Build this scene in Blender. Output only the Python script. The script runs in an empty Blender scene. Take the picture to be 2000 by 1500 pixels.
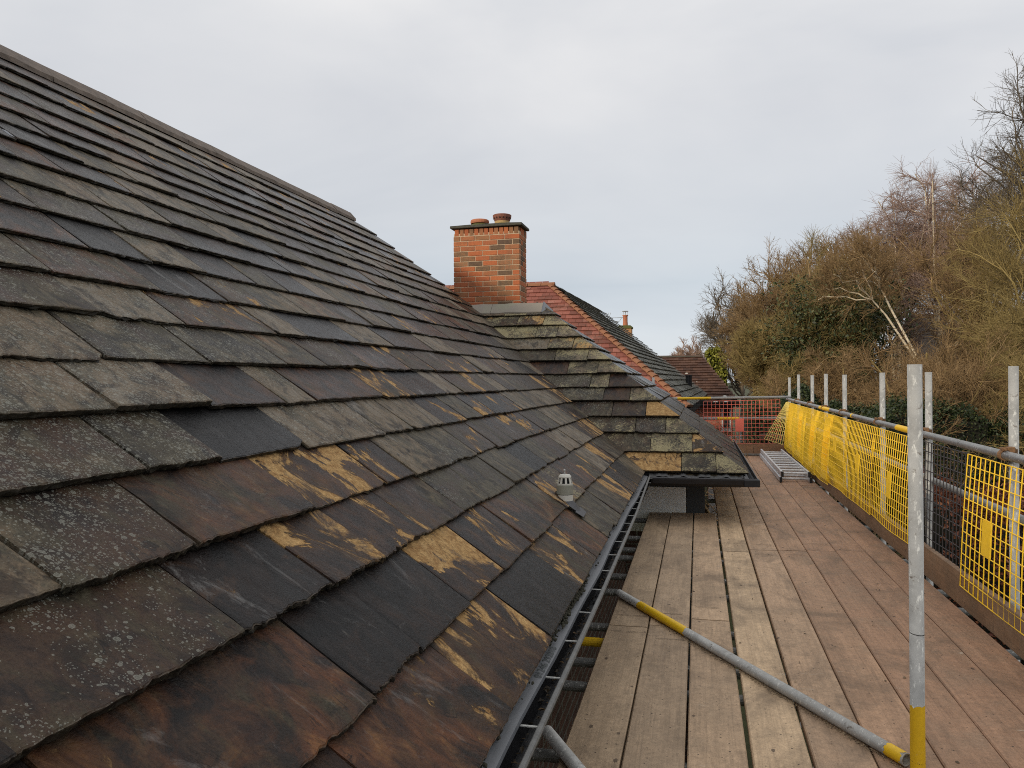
import bpy, bmesh, math, random
import numpy as np
from mathutils import Vector, Matrix
random.seed(7); RNG = np.random.default_rng(7)
S = bpy.context.scene
COL = S.collection
EYE = 5.9            # height of the camera above the garden; everything below is built relative to the eye, then lifted
R_ = math.radians

# ------------------------------------------------------------------ camera
th = math.atan(363/1500); rho = 0.009; pit = math.atan((742+rho*363-750)/1500)
Hh = Vector((math.cos(th), math.sin(th), 0)); F0 = Vector((-math.sin(th), math.cos(th), 0)); Z = Vector((0, 0, 1))
Fv = math.cos(pit)*F0 + math.sin(pit)*Z; U0 = -math.sin(pit)*F0 + math.cos(pit)*Z
Rv = math.cos(rho)*Hh - math.sin(rho)*U0; Uv = math.sin(rho)*Hh + math.cos(rho)*U0
cam_data = bpy.data.cameras.new('camera'); cam = bpy.data.objects.new('camera', cam_data); COL.objects.link(cam)
m = Matrix((Rv, Uv, -Fv)).transposed().to_4x4(); m.translation = (0, 0, EYE); cam.matrix_world = m
cam_data.sensor_width = 36; cam_data.lens = 27; cam_data.clip_end = 3000; cam_data.clip_start = 0.05
S.camera = cam

# ------------------------------------------------------------------ sky, sun, exposure
SUN = Vector((-0.56, -0.77, 0.305)).normalized()        # direction towards the sun: low, behind the camera and to the left
w = bpy.data.worlds.new('World'); S.world = w; w.use_nodes = True
nt = w.node_tree; nt.nodes.clear()
def N(nt, typ, ins=None, **props):
    n = nt.nodes.new(typ)
    for k, v in props.items(): setattr(n, k, v)
    for k, v in (ins or {}).items():
        if isinstance(v, bpy.types.Node): v = v.outputs[0]
        if isinstance(v, bpy.types.NodeSocket): nt.links.new(v, n.inputs[k])
        else: n.inputs[k].default_value = v
    return n
def ramp(nt, fac, stops, interp='LINEAR'):
    n = N(nt, 'ShaderNodeValToRGB', {0: fac}); cr = n.color_ramp; cr.interpolation = interp
    while len(cr.elements) < len(stops): cr.elements.new(0.5)
    for e, (p, c) in zip(cr.elements, stops):
        e.position = p; e.color = (c, c, c, 1) if isinstance(c, (int, float)) else (*c, 1)
    return n.outputs[0]
def mixc(nt, fac, a, b, blend='MIX'):
    n = nt.nodes.new('ShaderNodeMix'); n.data_type = 'RGBA'; n.blend_type = blend; n.clamp_factor = True
    for i, v in ((0, fac), (6, a), (7, b)):
        if isinstance(v, bpy.types.Node): v = v.outputs[0]
        if isinstance(v, bpy.types.NodeSocket): nt.links.new(v, n.inputs[i])
        elif i == 0: n.inputs[0].default_value = v
        else: n.inputs[i].default_value = (*v, 1)
    return n.outputs[2]
def mth(nt, op, a, b=0.0, c=0.0, clamp=False):
    return N(nt, 'ShaderNodeMath', {0: a, 1: b, 2: c}, operation=op, use_clamp=clamp).outputs[0]
def noise(nt, vec, scale, detail=4, rough=0.55, dist=0.0, out=0):
    return N(nt, 'ShaderNodeTexNoise', {'Vector': vec, 'Scale': scale, 'Detail': detail, 'Roughness': rough, 'Distortion': dist}).outputs[out]
sky = N(nt, 'ShaderNodeTexSky'); sky.sky_type = 'NISHITA'; sky.sun_disc = False
sky.sun_elevation = math.asin(SUN.z); sky.sun_rotation = math.atan2(SUN.x, SUN.y)
bg_clear = N(nt, 'ShaderNodeBackground', {'Color': sky, 'Strength': 0.08})
tc = N(nt, 'ShaderNodeTexCoord').outputs['Generated']
sx = N(nt, 'ShaderNodeSeparateXYZ', {0: tc})
cl1 = noise(nt, N(nt, 'ShaderNodeVectorMath', {0: tc, 1: (1.0, 1.0, 2.6)}, operation='MULTIPLY').outputs[0], 1.6, 5, 0.5, 0.4)
cl2 = noise(nt, N(nt, 'ShaderNodeVectorMath', {0: tc, 1: (1.0, 1.0, 5.0)}, operation='MULTIPLY').outputs[0], 2.3, 6, 0.55, 0.3)
elev = mth(nt, 'ADD', sx.outputs[2], mth(nt, 'MULTIPLY', mth(nt, 'SUBTRACT', cl2, 0.5), 0.10))
grad = ramp(nt, elev, [(0.0, (0.70, 0.745, 0.785)), (0.06, (0.67, 0.72, 0.775)), (0.125, (0.54, 0.60, 0.668)), (0.20, (0.605, 0.64, 0.69)),
                       (0.32, (0.685, 0.70, 0.733)), (0.50, (0.80, 0.805, 0.82)), (1.0, (0.99, 0.985, 0.98))])
shade = ramp(nt, cl1, [(0.30, (0.82, 0.85, 0.89)), (0.5, (1.0, 1.0, 1.0)), (0.70, (1.15, 1.13, 1.10))])
cloud = mixc(nt, 1.0, grad, shade, 'MULTIPLY')
bg_cloud = N(nt, 'ShaderNodeBackground', {'Color': cloud, 'Strength': 1.03})
mx = N(nt, 'ShaderNodeMixShader', {0: 0.93, 1: bg_clear, 2: bg_cloud})
N(nt, 'ShaderNodeOutputWorld', {'Surface': mx})

sun_d = bpy.data.lights.new('sun', 'SUN'); sun_d.energy = 2.4; sun_d.angle = R_(5); sun_d.color = (1.0, 0.87, 0.68)
sun = bpy.data.objects.new('sun', sun_d); COL.objects.link(sun); sun.location = (0, 0, 40)
sun.rotation_euler = SUN.to_track_quat('Z', 'Y').to_euler()
S.view_settings.view_transform = 'Standard'; S.view_settings.look = 'None'
S.view_settings.exposure = 0.0; S.view_settings.gamma = 1.0; S.view_settings.use_curve_mapping = False
S.render.engine = 'CYCLES'; S.cycles.filter_width = 1.0; S.cycles.use_denoising = False; S.cycles.use_adaptive_sampling = False; S.cycles.sample_clamp_indirect = 1.5; S.cycles.sample_clamp_direct = 6.0

# ------------------------------------------------------------------ mesh helpers
ORG = {}          # world (eye-relative) origin of every object
def link(o, parent, org, label=None, cat=None, group=None, kind=None):
    COL.objects.link(o); ORG[o.name] = Vector(org)
    if parent is not None:
        o.parent = parent; o.location = Vector(org) - ORG[parent.name]
    else: o.location = org
    if label: o['label'] = label
    if cat: o['category'] = cat
    if group: o['group'] = group
    if kind: o['kind'] = kind
    return o
def thing(name, loc, label, cat, group=None):
    return link(bpy.data.objects.new(name, None), None, loc, label, cat, group)
def fast_mesh(name, V, Q, mat, attrs=None, smooth=False):
    """V (n,3) array, Q list/array of faces (equal length arrays are fast)."""
    me = bpy.data.meshes.new(name); V = np.asarray(V, np.float32)
    if isinstance(Q, np.ndarray):
        k = Q.shape[1]; me.vertices.add(len(V)); me.vertices.foreach_set('co', V.ravel())
        me.loops.add(Q.size); me.loops.foreach_set('vertex_index', Q.astype(np.int32).ravel())
        me.polygons.add(len(Q)); me.polygons.foreach_set('loop_start', np.arange(0, Q.size, k, dtype=np.int32))
        me.update(calc_edges=True)
    else: me.from_pydata(V.tolist(), [], Q); me.update()
    for an, (typ, data) in (attrs or {}).items():
        a = me.attributes.new(an, typ, 'POINT'); a.data.foreach_set('vector' if typ == 'FLOAT_VECTOR' else 'value', np.asarray(data, np.float32).ravel())
    if smooth: me.polygons.foreach_set('use_smooth', np.ones(len(me.polygons), bool))
    for mm in (mat if isinstance(mat, (list, tuple)) else [mat]): me.materials.append(mm)
    return me
def put(name, V, Q, mat, parent=None, org=None, attrs=None, smooth=False, **kw):
    V = np.asarray(V, float)
    if org is None:
        org = ORG[parent.name] if parent is not None else Vector(((V[:, 0].min()+V[:, 0].max())/2, (V[:, 1].min()+V[:, 1].max())/2, V[:, 2].min()))
    me = fast_mesh(name, V - np.array(org), Q, mat, attrs, smooth)
    return link(bpy.data.objects.new(name, me), parent, org, **kw)
class MB:
    def __init__(s): s.v = []; s.f = []
    def add(s, V, F):
        o = len(s.v); s.v += [tuple(p) for p in V]; s.f += [tuple(i+o for i in f) for f in F]; return s
    def box(s, x0, x1, y0, y1, z0, z1, b=0.0):
        if b <= 0:
            return s.add([(x, y, z) for x in (x0, x1) for y in (y0, y1) for z in (z0, z1)], [(0, 1, 3, 2), (4, 6, 7, 5), (0, 4, 5, 1), (2, 3, 7, 6), (0, 2, 6, 4), (1, 5, 7, 3)])
        bm = bmesh.new(); bmesh.ops.create_cube(bm, size=1, matrix=Matrix.Translation(((x0+x1)/2, (y0+y1)/2, (z0+z1)/2)) @ Matrix.Diagonal((x1-x0, y1-y0, z1-z0, 1)))
        bmesh.ops.bevel(bm, geom=bm.edges[:], offset=b, segments=1, affect='EDGES')
        s.add([v.co[:] for v in bm.verts], [[v.index for v in f.verts] for f in bm.faces]) if bm.verts.index_update() is None else 0
        bm.free(); return s
    def tube(s, p0, p1, r, n=14, r1=None, cap=True, wall=None):
        p0 = Vector(p0); p1 = Vector(p1); d = (p1-p0).normalized(); a = d.orthogonal().normalized(); b = d.cross(a); r1 = r if r1 is None else r1
        V = []; F = []
        for p, q in ((p0, r), (p1, r1)):
            for i in range(n): V.append(p + q*(math.cos(2*math.pi*i/n)*a + math.sin(2*math.pi*i/n)*b))
        F = [(i, (i+1) % n, n+(i+1) % n, n+i) for i in range(n)]
        if wall:     # hollow ends
            for k, (p, q, off) in enumerate(((p0, r, 0.03), (p1, r1, -0.03))):
                o = len(V)
                for i in range(n): V.append(p + (q-wall)*(math.cos(2*math.pi*i/n)*a + math.sin(2*math.pi*i/n)*b))
                for i in range(n): V.append(p + d*off*2 + (q-wall)*(math.cos(2*math.pi*i/n)*a + math.sin(2*math.pi*i/n)*b))
                for i in range(n):
                    j = (i+1) % n
                    F += [(k*n+i, k*n+j, o+j, o+i), (o+i, o+j, o+n+j, o+n+i)]
                F.append(tuple(range(o+n, o+2*n)))
        elif cap: F += [tuple(range(n-1, -1, -1)), tuple(range(n, 2*n))]
        return s.add(V, F)
    def lathe(s, prof, c, n=20):
        V = []; F = []; k = len(prof)
        for i in range(n):
            a = 2*math.pi*i/n
            for r, z in prof: V.append((c[0]+r*math.cos(a), c[1]+r*math.sin(a), c[2]+z))
        for i in range(n):
            j = (i+1) % n
            for q in range(k-1): F.append((i*k+q, j*k+q, j*k+q+1, i*k+q+1))
        return s.add(V, F)
    def prism(s, poly, d):
        """poly: list of 3D points, extruded by vector d"""
        n = len(poly); d = Vector(d); V = [Vector(p) for p in poly] + [Vector(p)+d for p in poly]
        return s.add(V, [tuple(range(n-1, -1, -1)), tuple(range(n, 2*n))] + [(i, (i+1) % n, n+(i+1) % n, n+i) for i in range(n)])
    def put(s, name, mat, parent=None, **kw): return put(name, s.v, s.f, mat, parent, **kw)

# ------------------------------------------------------------------ materials
def newmat(name):
    mt = bpy.data.materials.new(name); mt.use_nodes = True; mt.node_tree.nodes.clear(); return mt, mt.node_tree
def finish(nt, col, rough=0.7, bump=None, bstr=0.3, bdist=0.01, metal=0.0, spec=0.4, extra=None):
    ins = {'Base Color': col if not isinstance(col, tuple) else (*col, 1), 'Roughness': rough, 'Metallic': metal, 'Specular IOR Level': spec}
    if bump is not None: ins['Normal'] = N(nt, 'ShaderNodeBump', {'Height': bump, 'Strength': bstr, 'Distance': bdist}).outputs[0]
    ins.update(extra or {})
    b = N(nt, 'ShaderNodeBsdfPrincipled', ins); N(nt, 'ShaderNodeOutputMaterial', {'Surface': b.outputs[0]}); return b
def objco(nt): return N(nt, 'ShaderNodeTexCoord').outputs['Object']
def geopos(nt): return N(nt, 'ShaderNodeNewGeometry').outputs['Position']
def scalev(nt, v, s): return N(nt, 'ShaderNodeVectorMath', {0: v, 1: s}, operation='MULTIPLY').outputs[0]
def attr(nt, name): return N(nt, 'ShaderNodeAttribute', attribute_name=name).outputs['Vector']

def simple(name, c, rough=0.6, metal=0.0, var=0.15, sc=12.0, bstr=0.15, spec=0.4):
    mt, nt = newmat(name); v = objco(nt); n1 = noise(nt, v, sc, 6, 0.6); n2 = noise(nt, v, sc*7, 3, 0.6)
    f = mth(nt, 'ADD', mth(nt, 'MULTIPLY', n1, 0.7), mth(nt, 'MULTIPLY', n2, 0.3))
    col = ramp(nt, f, [(0.3, tuple(x*(1-var) for x in c)), (0.7, tuple(min(1, x*(1+var)) for x in c))])
    finish(nt, col, ramp(nt, n1, [(0.3, max(0, rough-0.1)), (0.7, min(1, rough+0.1))]), n2, bstr, 0.004, metal, spec); return mt

def slate_material():
    mt, nt = newmat('riven_slate')
    L = attr(nt, 'luv'); sp = N(nt, 'ShaderNodeSeparateXYZ', {0: attr(nt, 'sp')}); sq = N(nt, 'ShaderNodeSeparateXYZ', {0: attr(nt, 'sq')})
    tone, ochre, lich = sp.outputs; rust, white, moss = sq.outputs
    st = scalev(nt, L, (1.0, 0.50, 1.0))                         # stretched down the slope
    mid = scalev(nt, L, (1.0, 0.78, 1.0))
    nA = noise(nt, mid, 4.5, 6, 0.6, 0.6); nB = noise(nt, st, 16, 8, 0.72, 0.9); nF = noise(nt, L, 130, 4, 0.7)
    k = mth(nt, 'ADD', tone, mth(nt, 'ADD', mth(nt, 'MULTIPLY', mth(nt, 'SUBTRACT', nA, 0.5), 1.05), mth(nt, 'MULTIPLY', mth(nt, 'SUBTRACT', nB, 0.5), 0.85)))
    col = ramp(nt, k, [(0.0, (0.007, 0.007, 0.0072)), (0.16, (0.012, 0.011, 0.011)), (0.30, (0.024, 0.0165, 0.0138)), (0.44, (0.054, 0.033, 0.0215)), (0.58, (0.054, 0.0445, 0.028)),
                       (0.70, (0.098, 0.084, 0.057)), (0.84, (0.165, 0.124, 0.080)), (1.0, (0.20, 0.17, 0.13))])
    grain = ramp(nt, nF, [(0.25, 0.55), (0.75, 1.42)])
    col = mixc(nt, 1.0, col, grain, 'MULTIPLY')
    # fine drawn-out lines down the slope and damp black blotches
    nS = noise(nt, scalev(nt, L, (1.0, 0.16, 1.0)), 60, 5, 0.68, 0.4)
    bk2 = noise(nt, mid, 10, 4, 0.6)
    dk = mth(nt, 'MULTIPLY', N(nt, 'ShaderNodeMapRange', {0: nS, 1: 0.41, 2: 0.33}).outputs[0], N(nt, 'ShaderNodeMapRange', {0: bk2, 1: 0.42, 2: 0.56}).outputs[0])
    col = mixc(nt, mth(nt, 'MULTIPLY', dk, 0.75), col, (0.010, 0.009, 0.009))
    lt = mth(nt, 'MULTIPLY', N(nt, 'ShaderNodeMapRange', {0: nS, 1: 0.62, 2: 0.72}).outputs[0], N(nt, 'ShaderNodeMapRange', {0: bk2, 1: 0.56, 2: 0.44}).outputs[0])
    col = mixc(nt, mth(nt, 'MULTIPLY', lt, 0.45), col, (0.17, 0.15, 0.125))
    bl = noise(nt, mid, 7.5, 6, 0.66, 1.2)
    col = mixc(nt, N(nt, 'ShaderNodeMapRange', {0: bl, 1: 0.51, 2: 0.61, 4: 0.72}).outputs[0], col, (0.014, 0.0125, 0.012))
    # rust stains
    nR = noise(nt, mid, 5.2, 7, 0.62, 1.0)
    rm = mth(nt, 'MULTIPLY', N(nt, 'ShaderNodeMapRange', {0: nR, 1: 0.44, 2: 0.66}).outputs[0], rust)
    col = mixc(nt, rm, col, ramp(nt, nB, [(0.32, (0.055, 0.022, 0.014)), (0.52, (0.13, 0.052, 0.024)), (0.70, (0.27, 0.125, 0.045))]))
    # ochre delaminated faces, sharp edged and drawn out down the slope
    Lo = N(nt, 'ShaderNodeVectorMath', {0: L, 1: (0, 0, 3.7)}, operation='ADD').outputs[0]
    nO = noise(nt, scalev(nt, Lo, (1.0, 0.66, 1.0)), 4.6, 10, 0.66, 0.9)
    nO2 = noise(nt, scalev(nt, L, (1.0, 0.3, 1.0)), 40, 5, 0.7)
    oo = mth(nt, 'ADD', nO, mth(nt, 'MULTIPLY', mth(nt, 'SUBTRACT', nO2, 0.5), 0.10))
    thr = mth(nt, 'SUBTRACT', 0.77, mth(nt, 'MULTIPLY', ochre, 0.27))
    om = N(nt, 'ShaderNodeMapRange', {0: mth(nt, 'SUBTRACT', oo, thr), 1: 0.0, 2: mth(nt, 'MULTIPLY', N(nt, 'ShaderNodeMapRange', {0: noise(nt, L, 6, 2, 0.5), 1: 0.4, 2: 0.6, 3: 0.015, 4: 0.075}).outputs[0], 1.0)}).outputs[0]
    halo = mth(nt, 'MULTIPLY', N(nt, 'ShaderNodeMapRange', {0: mth(nt, 'SUBTRACT', oo, thr), 1: -0.075, 2: 0.02}).outputs[0], mth(nt, 'MINIMUM', mth(nt, 'MULTIPLY', ochre, 1.2), 0.75))
    col = mixc(nt, halo, col, ramp(nt, nB, [(0.3, (0.030, 0.017, 0.012)), (0.7, (0.105, 0.052, 0.024))]))
    ocol = mixc(nt, ramp(nt, noise(nt, L, 26, 7, 0.72, 0.5), [(0.33, 0.0), (0.60, 1.0)]), (0.25, 0.125, 0.042), (0.52, 0.33, 0.14))
    ocol = mixc(nt, 1.0, ocol, grain, 'MULTIPLY')
    col = mixc(nt, mth(nt, 'MULTIPLY', om, 0.92), col, ocol)
    # white salts
    nW = noise(nt, scalev(nt, Lo, (1.0, 0.35, 1.0)), 7.5, 8, 0.75, 1.2)
    wm = mth(nt, 'MULTIPLY', N(nt, 'ShaderNodeMapRange', {0: nW, 1: 0.57, 2: 0.76}).outputs[0], white)
    col = mixc(nt, wm, col, (0.32, 0.31, 0.295))
    # crustose moss / yellow-grey lichen crust
    nM = noise(nt, L, 55, 6, 0.7, 0.6); nM2 = noise(nt, L, 4.0, 4, 0.6)
    mm = mth(nt, 'MULTIPLY', N(nt, 'ShaderNodeMapRange', {0: mth(nt, 'ADD', mth(nt, 'MULTIPLY', nM, 0.6), mth(nt, 'MULTIPLY', nM2, 0.55)), 1: mth(nt, 'SUBTRACT', 0.77, mth(nt, 'MULTIPLY', moss, 0.26)), 2: mth(nt, 'SUBTRACT', 0.86, mth(nt, 'MULTIPLY', moss, 0.26))}).outputs[0], mth(nt, 'MINIMUM', mth(nt, 'MULTIPLY', moss, 1.6), 0.92))
    col = mixc(nt, mm, col, ramp(nt, nF, [(0.3, (0.185, 0.155, 0.072)), (0.7, (0.46, 0.395, 0.225))]))
    # lichen spots
    Lw = N(nt, 'ShaderNodeVectorMath', {0: L, 1: scalev(nt, noise(nt, L, 50, 3, 0.6, 0, 1), (0.014, 0.014, 0.0))}, operation='ADD').outputs[0]
    cluster = noise(nt, L, 5, 4, 0.65)
    spots = None
    for sc, rad, rarity in ((44, 0.34, 0.83), (90, 0.32, 0.78), (170, 0.36, 0.78)):
        vo = N(nt, 'ShaderNodeTexVoronoi', {'Vector': Lw, 'Scale': sc, 'Randomness': 1.0}, voronoi_dimensions='2D')
        rnd = N(nt, 'ShaderNodeSeparateXYZ', {0: vo.outputs['Color']})
        live = mth(nt, 'GREATER_THAN', mth(nt, 'ADD', mth(nt, 'MULTIPLY', rnd.outputs[0], 0.42), mth(nt, 'MULTIPLY', cluster, 0.98)), mth(nt, 'SUBTRACT', rarity+0.20, mth(nt, 'MULTIPLY', lich, 0.33)))
        rr = mth(nt, 'MULTIPLY', rad, mth(nt, 'ADD', 0.35, mth(nt, 'MULTIPLY', rnd.outputs[1], 0.65)))
        disc = N(nt, 'ShaderNodeMapRange', {0: vo.outputs['Distance'], 1: rr, 2: mth(nt, 'MULTIPLY', rr, 0.82)}).outputs[0]
        ring = ramp(nt, mth(nt, 'DIVIDE', vo.outputs['Distance'], rr), [(0.0, 0.75), (0.45, 0.45), (0.7, 0.7), (0.9, 1.0)])
        d = mth(nt, 'MULTIPLY', mth(nt, 'MULTIPLY', disc, live), ring)
        spots = d if spots is None else mth(nt, 'MAXIMUM', spots, d)
    lm = mth(nt, 'MULTIPLY', spots, mth(nt, 'MINIMUM', mth(nt, 'MULTIPLY', lich, 2.0), 0.70))
    col = mixc(nt, lm, col, ramp(nt, nF, [(0.3, (0.24, 0.24, 0.195)), (0.7, (0.42, 0.415, 0.355))]))
    # relief: riven terraces + grain
    t1 = noise(nt, scalev(nt, L, (1.0, 0.4, 1.0)), 9, 6, 0.55, 0.8)
    t2 = mth(nt, 'MULTIPLY', mth(nt, 'FLOOR', mth(nt, 'MULTIPLY', t1, 15)), 1/15)
    hgt = mth(nt, 'ADD', mth(nt, 'MULTIPLY', t2, 0.8), mth(nt, 'ADD', mth(nt, 'MULTIPLY', nB, 0.22), mth(nt, 'MULTIPLY', nF, 0.10)))
    hgt = mth(nt, 'SUBTRACT', hgt, mth(nt, 'MULTIPLY', om, 0.10))
    # dirt in the cleavage lines and algae, lichen and painted course-shadow black on the broken tail edges (attribute edge)
    fr = mth(nt, 'FRACT', mth(nt, 'MULTIPLY', noise(nt, scalev(nt, L, (1.0, 0.30, 1.0)), 7, 7, 0.62, 0.9), 9))
    brk = noise(nt, L, 9, 3, 0.6)
    cl = mth(nt, 'MULTIPLY', mth(nt, 'LESS_THAN', fr, 0.13), N(nt, 'ShaderNodeMapRange', {0: brk, 1: 0.50, 2: 0.62}).outputs[0])
    col = mixc(nt, mth(nt, 'MULTIPLY', cl, 0.72), col, (0.012, 0.010, 0.009))
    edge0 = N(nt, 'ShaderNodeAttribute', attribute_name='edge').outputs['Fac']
    arris = mth(nt, 'MULTIPLY', N(nt, 'ShaderNodeMapRange', {0: edge0, 1: 0.08, 2: 0.45}).outputs[0], N(nt, 'ShaderNodeMapRange', {0: noise(nt, L, 34, 4, 0.65), 1: 0.42, 2: 0.6, 4: 0.7}).outputs[0])
    col = mixc(nt, arris, col, (0.17, 0.14, 0.11))      # painted edge highlight, broken up over the chipped stone along the arris
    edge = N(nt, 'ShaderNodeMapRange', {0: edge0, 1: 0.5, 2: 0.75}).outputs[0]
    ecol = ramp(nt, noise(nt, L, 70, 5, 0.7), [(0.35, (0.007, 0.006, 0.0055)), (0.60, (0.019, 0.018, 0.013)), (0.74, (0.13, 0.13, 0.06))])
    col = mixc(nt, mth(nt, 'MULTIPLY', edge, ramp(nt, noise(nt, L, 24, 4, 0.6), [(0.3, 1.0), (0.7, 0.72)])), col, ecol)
    rough = ramp(nt, mth(nt, 'ADD', mth(nt, 'MULTIPLY', nA, 0.6), mth(nt, 'MULTIPLY', nF, 0.4)), [(0.3, 0.34), (0.7, 0.64)])
    rough = mth(nt, 'MULTIPLY', rough, N(nt, 'ShaderNodeMapRange', {0: k, 1: 0.1, 2: 0.7, 3: 0.50, 4: 1.0}).outputs[0])
    rough = mth(nt, 'MAXIMUM', rough, mth(nt, 'MULTIPLY', mth(nt, 'MAXIMUM', om, lm), 0.8))
    finish(nt, col, rough, hgt, 1.0, 0.03, 0, 0.17); return mt

def wood_material(name='scaffold_wood'):
    mt, nt = newmat(name)
    L = attr(nt, 'luv'); base = attr(nt, 'sp')
    g = noise(nt, scalev(nt, L, (1.0, 0.035, 1.0)), 70, 6, 0.62, 0.9); g2 = noise(nt, scalev(nt, L, (1, 0.12, 1)), 9, 5, 0.6, 0.5); nb = noise(nt, L, 3.2, 6, 0.65); nf = noise(nt, L, 160, 3, 0.7)
    col = mixc(nt, 1.0, base, ramp(nt, g, [(0.28, 0.74), (0.5, 1.0), (0.75, 1.13)]), 'MULTIPLY')
    col = mixc(nt, 1.0, col, ramp(nt, g2, [(0.3, (0.83, 0.81, 0.79)), (0.7, (1.13, 1.12, 1.10))]), 'MULTIPLY')
    col = mixc(nt, ramp(nt, nb, [(0.48, 0.0), (0.72, 0.6)]), col, (0.27, 0.205, 0.145))          # grey trodden dirt
    col = mixc(nt, 1.0, col, ramp(nt, noise(nt, L, 34, 7, 0.72, 0.5), [(0.3, 0.78), (0.7, 1.20)]), 'MULTIPLY')
    col = mixc(nt, ramp(nt, nf, [(0.3, 0.3), (0.55, 0.0)]), col, (0.06, 0.045, 0.035))
    col = mixc(nt, N(nt, 'ShaderNodeMapRange', {0: noise(nt, scalev(nt, L, (1, .6, 1)), 2.3, 7, 0.7, 0.8), 1: 0.48, 2: 0.66, 4: 0.62}).outputs[0], col, (0.135, 0.095, 0.064))
    # knots, droppings and pale scuffs
    vo = N(nt, 'ShaderNodeTexVoronoi', {'Vector': scalev(nt, L, (1, 0.55, 1)), 'Scale': 7.0, 'Randomness': 1.0}, voronoi_dimensions='2D'); rc = N(nt, 'ShaderNodeSeparateXYZ', {0: vo.outputs['Color']})
    kn = mth(nt, 'MULTIPLY', mth(nt, 'LESS_THAN', mth(nt, 'ADD', vo.outputs['Distance'], mth(nt, 'MULTIPLY', mth(nt, 'SUBTRACT', nf, 0.5), 0.10)), mth(nt, 'MULTIPLY', rc.outputs[1], 0.065)), mth(nt, 'GREATER_THAN', rc.outputs[0], 0.72))
    col = mixc(nt, mth(nt, 'MULTIPLY', kn, 0.75), col, (0.055, 0.035, 0.024))
    vs = N(nt, 'ShaderNodeTexVoronoi', {'Vector': L, 'Scale': 26.0, 'Randomness': 1.0}, voronoi_dimensions='2D'); rs = N(nt, 'ShaderNodeSeparateXYZ', {0: vs.outputs['Color']})
    sp_ = mth(nt, 'MULTIPLY', mth(nt, 'LESS_THAN', vs.outputs['Distance'], mth(nt, 'MULTIPLY', rs.outputs[1], 0.11)), mth(nt, 'GREATER_THAN', rs.outputs[0], 0.72))
    col = mixc(nt, mth(nt, 'MULTIPLY', sp_, 0.8), col, (0.035, 0.026, 0.02))
    sc = noise(nt, scalev(nt, L, (0.35, 1.6, 1)), 11, 8, 0.72, 1.4)
    col = mixc(nt, N(nt, 'ShaderNodeMapRange', {0: sc, 1: 0.64, 2: 0.72, 4: 0.6}).outputs[0], col, (0.60, 0.51, 0.40))
    sc2 = noise(nt, scalev(nt, L, (0.25, 2.2, 1)), 8, 7, 0.7, 0.6)
    col = mixc(nt, N(nt, 'ShaderNodeMapRange', {0: sc2, 1: 0.68, 2: 0.74, 4: 0.55}).outputs[0], col, (0.085, 0.062, 0.045))
    h = mth(nt, 'ADD', mth(nt, 'MULTIPLY', g, 0.6), mth(nt, 'ADD', mth(nt, 'MULTIPLY', nf, 0.25), mth(nt, 'MULTIPLY', kn, -0.3)))
    finish(nt, col, ramp(nt, nb, [(0.3, 0.62), (0.7, 0.82)]), h, 0.45, 0.004, 0, 0.35); return mt

def galv_material(name, c=(0.41, 0.405, 0.385)):
    mt, nt = newmat(name); v = objco(nt)
    n1 = noise(nt, v, 9, 6, 0.65, 0.4); n2 = noise(nt, scalev(nt, v, (1, 1, 0.4)), 70, 5, 0.7); n3 = noise(nt, v, 26, 5, 0.7, 0.7)
    col = ramp(nt, n1, [(0.3, tuple(x*0.75 for x in c)), (0.7, tuple(x*1.18 for x in c))])
    col = mixc(nt, ramp(nt, n2, [(0.57, 0.0), (0.66, 0.85)]), col, (0.72, 0.71, 0.66))
    col = mixc(nt, ramp(nt, n3, [(0.30, 0.85), (0.39, 0.0)]), col, (0.13, 0.10, 0.075))
    finish(nt, col, ramp(nt, n3, [(0.3, 0.62), (0.7, 0.40)]), n2, 0.3, 0.002, 0.35, 0.5); return mt

def paint_material(name, c, worn=(0.42, 0.42, 0.38), amt=0.64):
    mt, nt = newmat(name); v = objco(nt); n1 = noise(nt, v, 18, 7, 0.7, 0.5); n2 = noise(nt, v, 90, 3, 0.6)
    col = ramp(nt, n2, [(0.3, tuple(x*0.85 for x in c)), (0.7, c)])
    col = mixc(nt, ramp(nt, n1, [(amt, 0.0), (amt+0.06, 0.8)]), col, worn)
    finish(nt, col, 0.5, n2, 0.12, 0.002); return mt

def tile_material(name, stops, spots=0.0, bump=0.3, mossy=None):
    mt, nt = newmat(name); ri = N(nt, 'ShaderNodeNewGeometry').outputs['Random Per Island']; v = geopos(nt)
    n1 = noise(nt, v, 1.2, 5, 0.6); n2 = noise(nt, v, 14, 5, 0.7)
    k = mth(nt, 'ADD', mth(nt, 'MULTIPLY', ri, 0.55), mth(nt, 'ADD', mth(nt, 'MULTIPLY', n1, 0.45), mth(nt, 'MULTIPLY', mth(nt, 'SUBTRACT', n2, 0.5), 0.5)))
    col = ramp(nt, k, stops)
    if mossy: col = mixc(nt, ramp(nt, noise(nt, v, 2.0, 6, 0.7), [(0.52, 0.0), (0.68, 0.75)]), col, mossy)
    if spots:
        vo = N(nt, 'ShaderNodeTexVoronoi', {'Vector': v, 'Scale': 1.7, 'Randomness': 1.0}); rc = N(nt, 'ShaderNodeSeparateXYZ', {0: vo.outputs['Color']})
        s = mth(nt, 'MULTIPLY', mth(nt, 'LESS_THAN', vo.outputs['Distance'], mth(nt, 'MULTIPLY', rc.outputs[1], 0.26)), mth(nt, 'GREATER_THAN', rc.outputs[0], 1-spots))
        col = mixc(nt, s, col, (0.55, 0.54, 0.50))
    finish(nt, col, 0.78, n2, bump, 0.01); return mt

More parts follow.
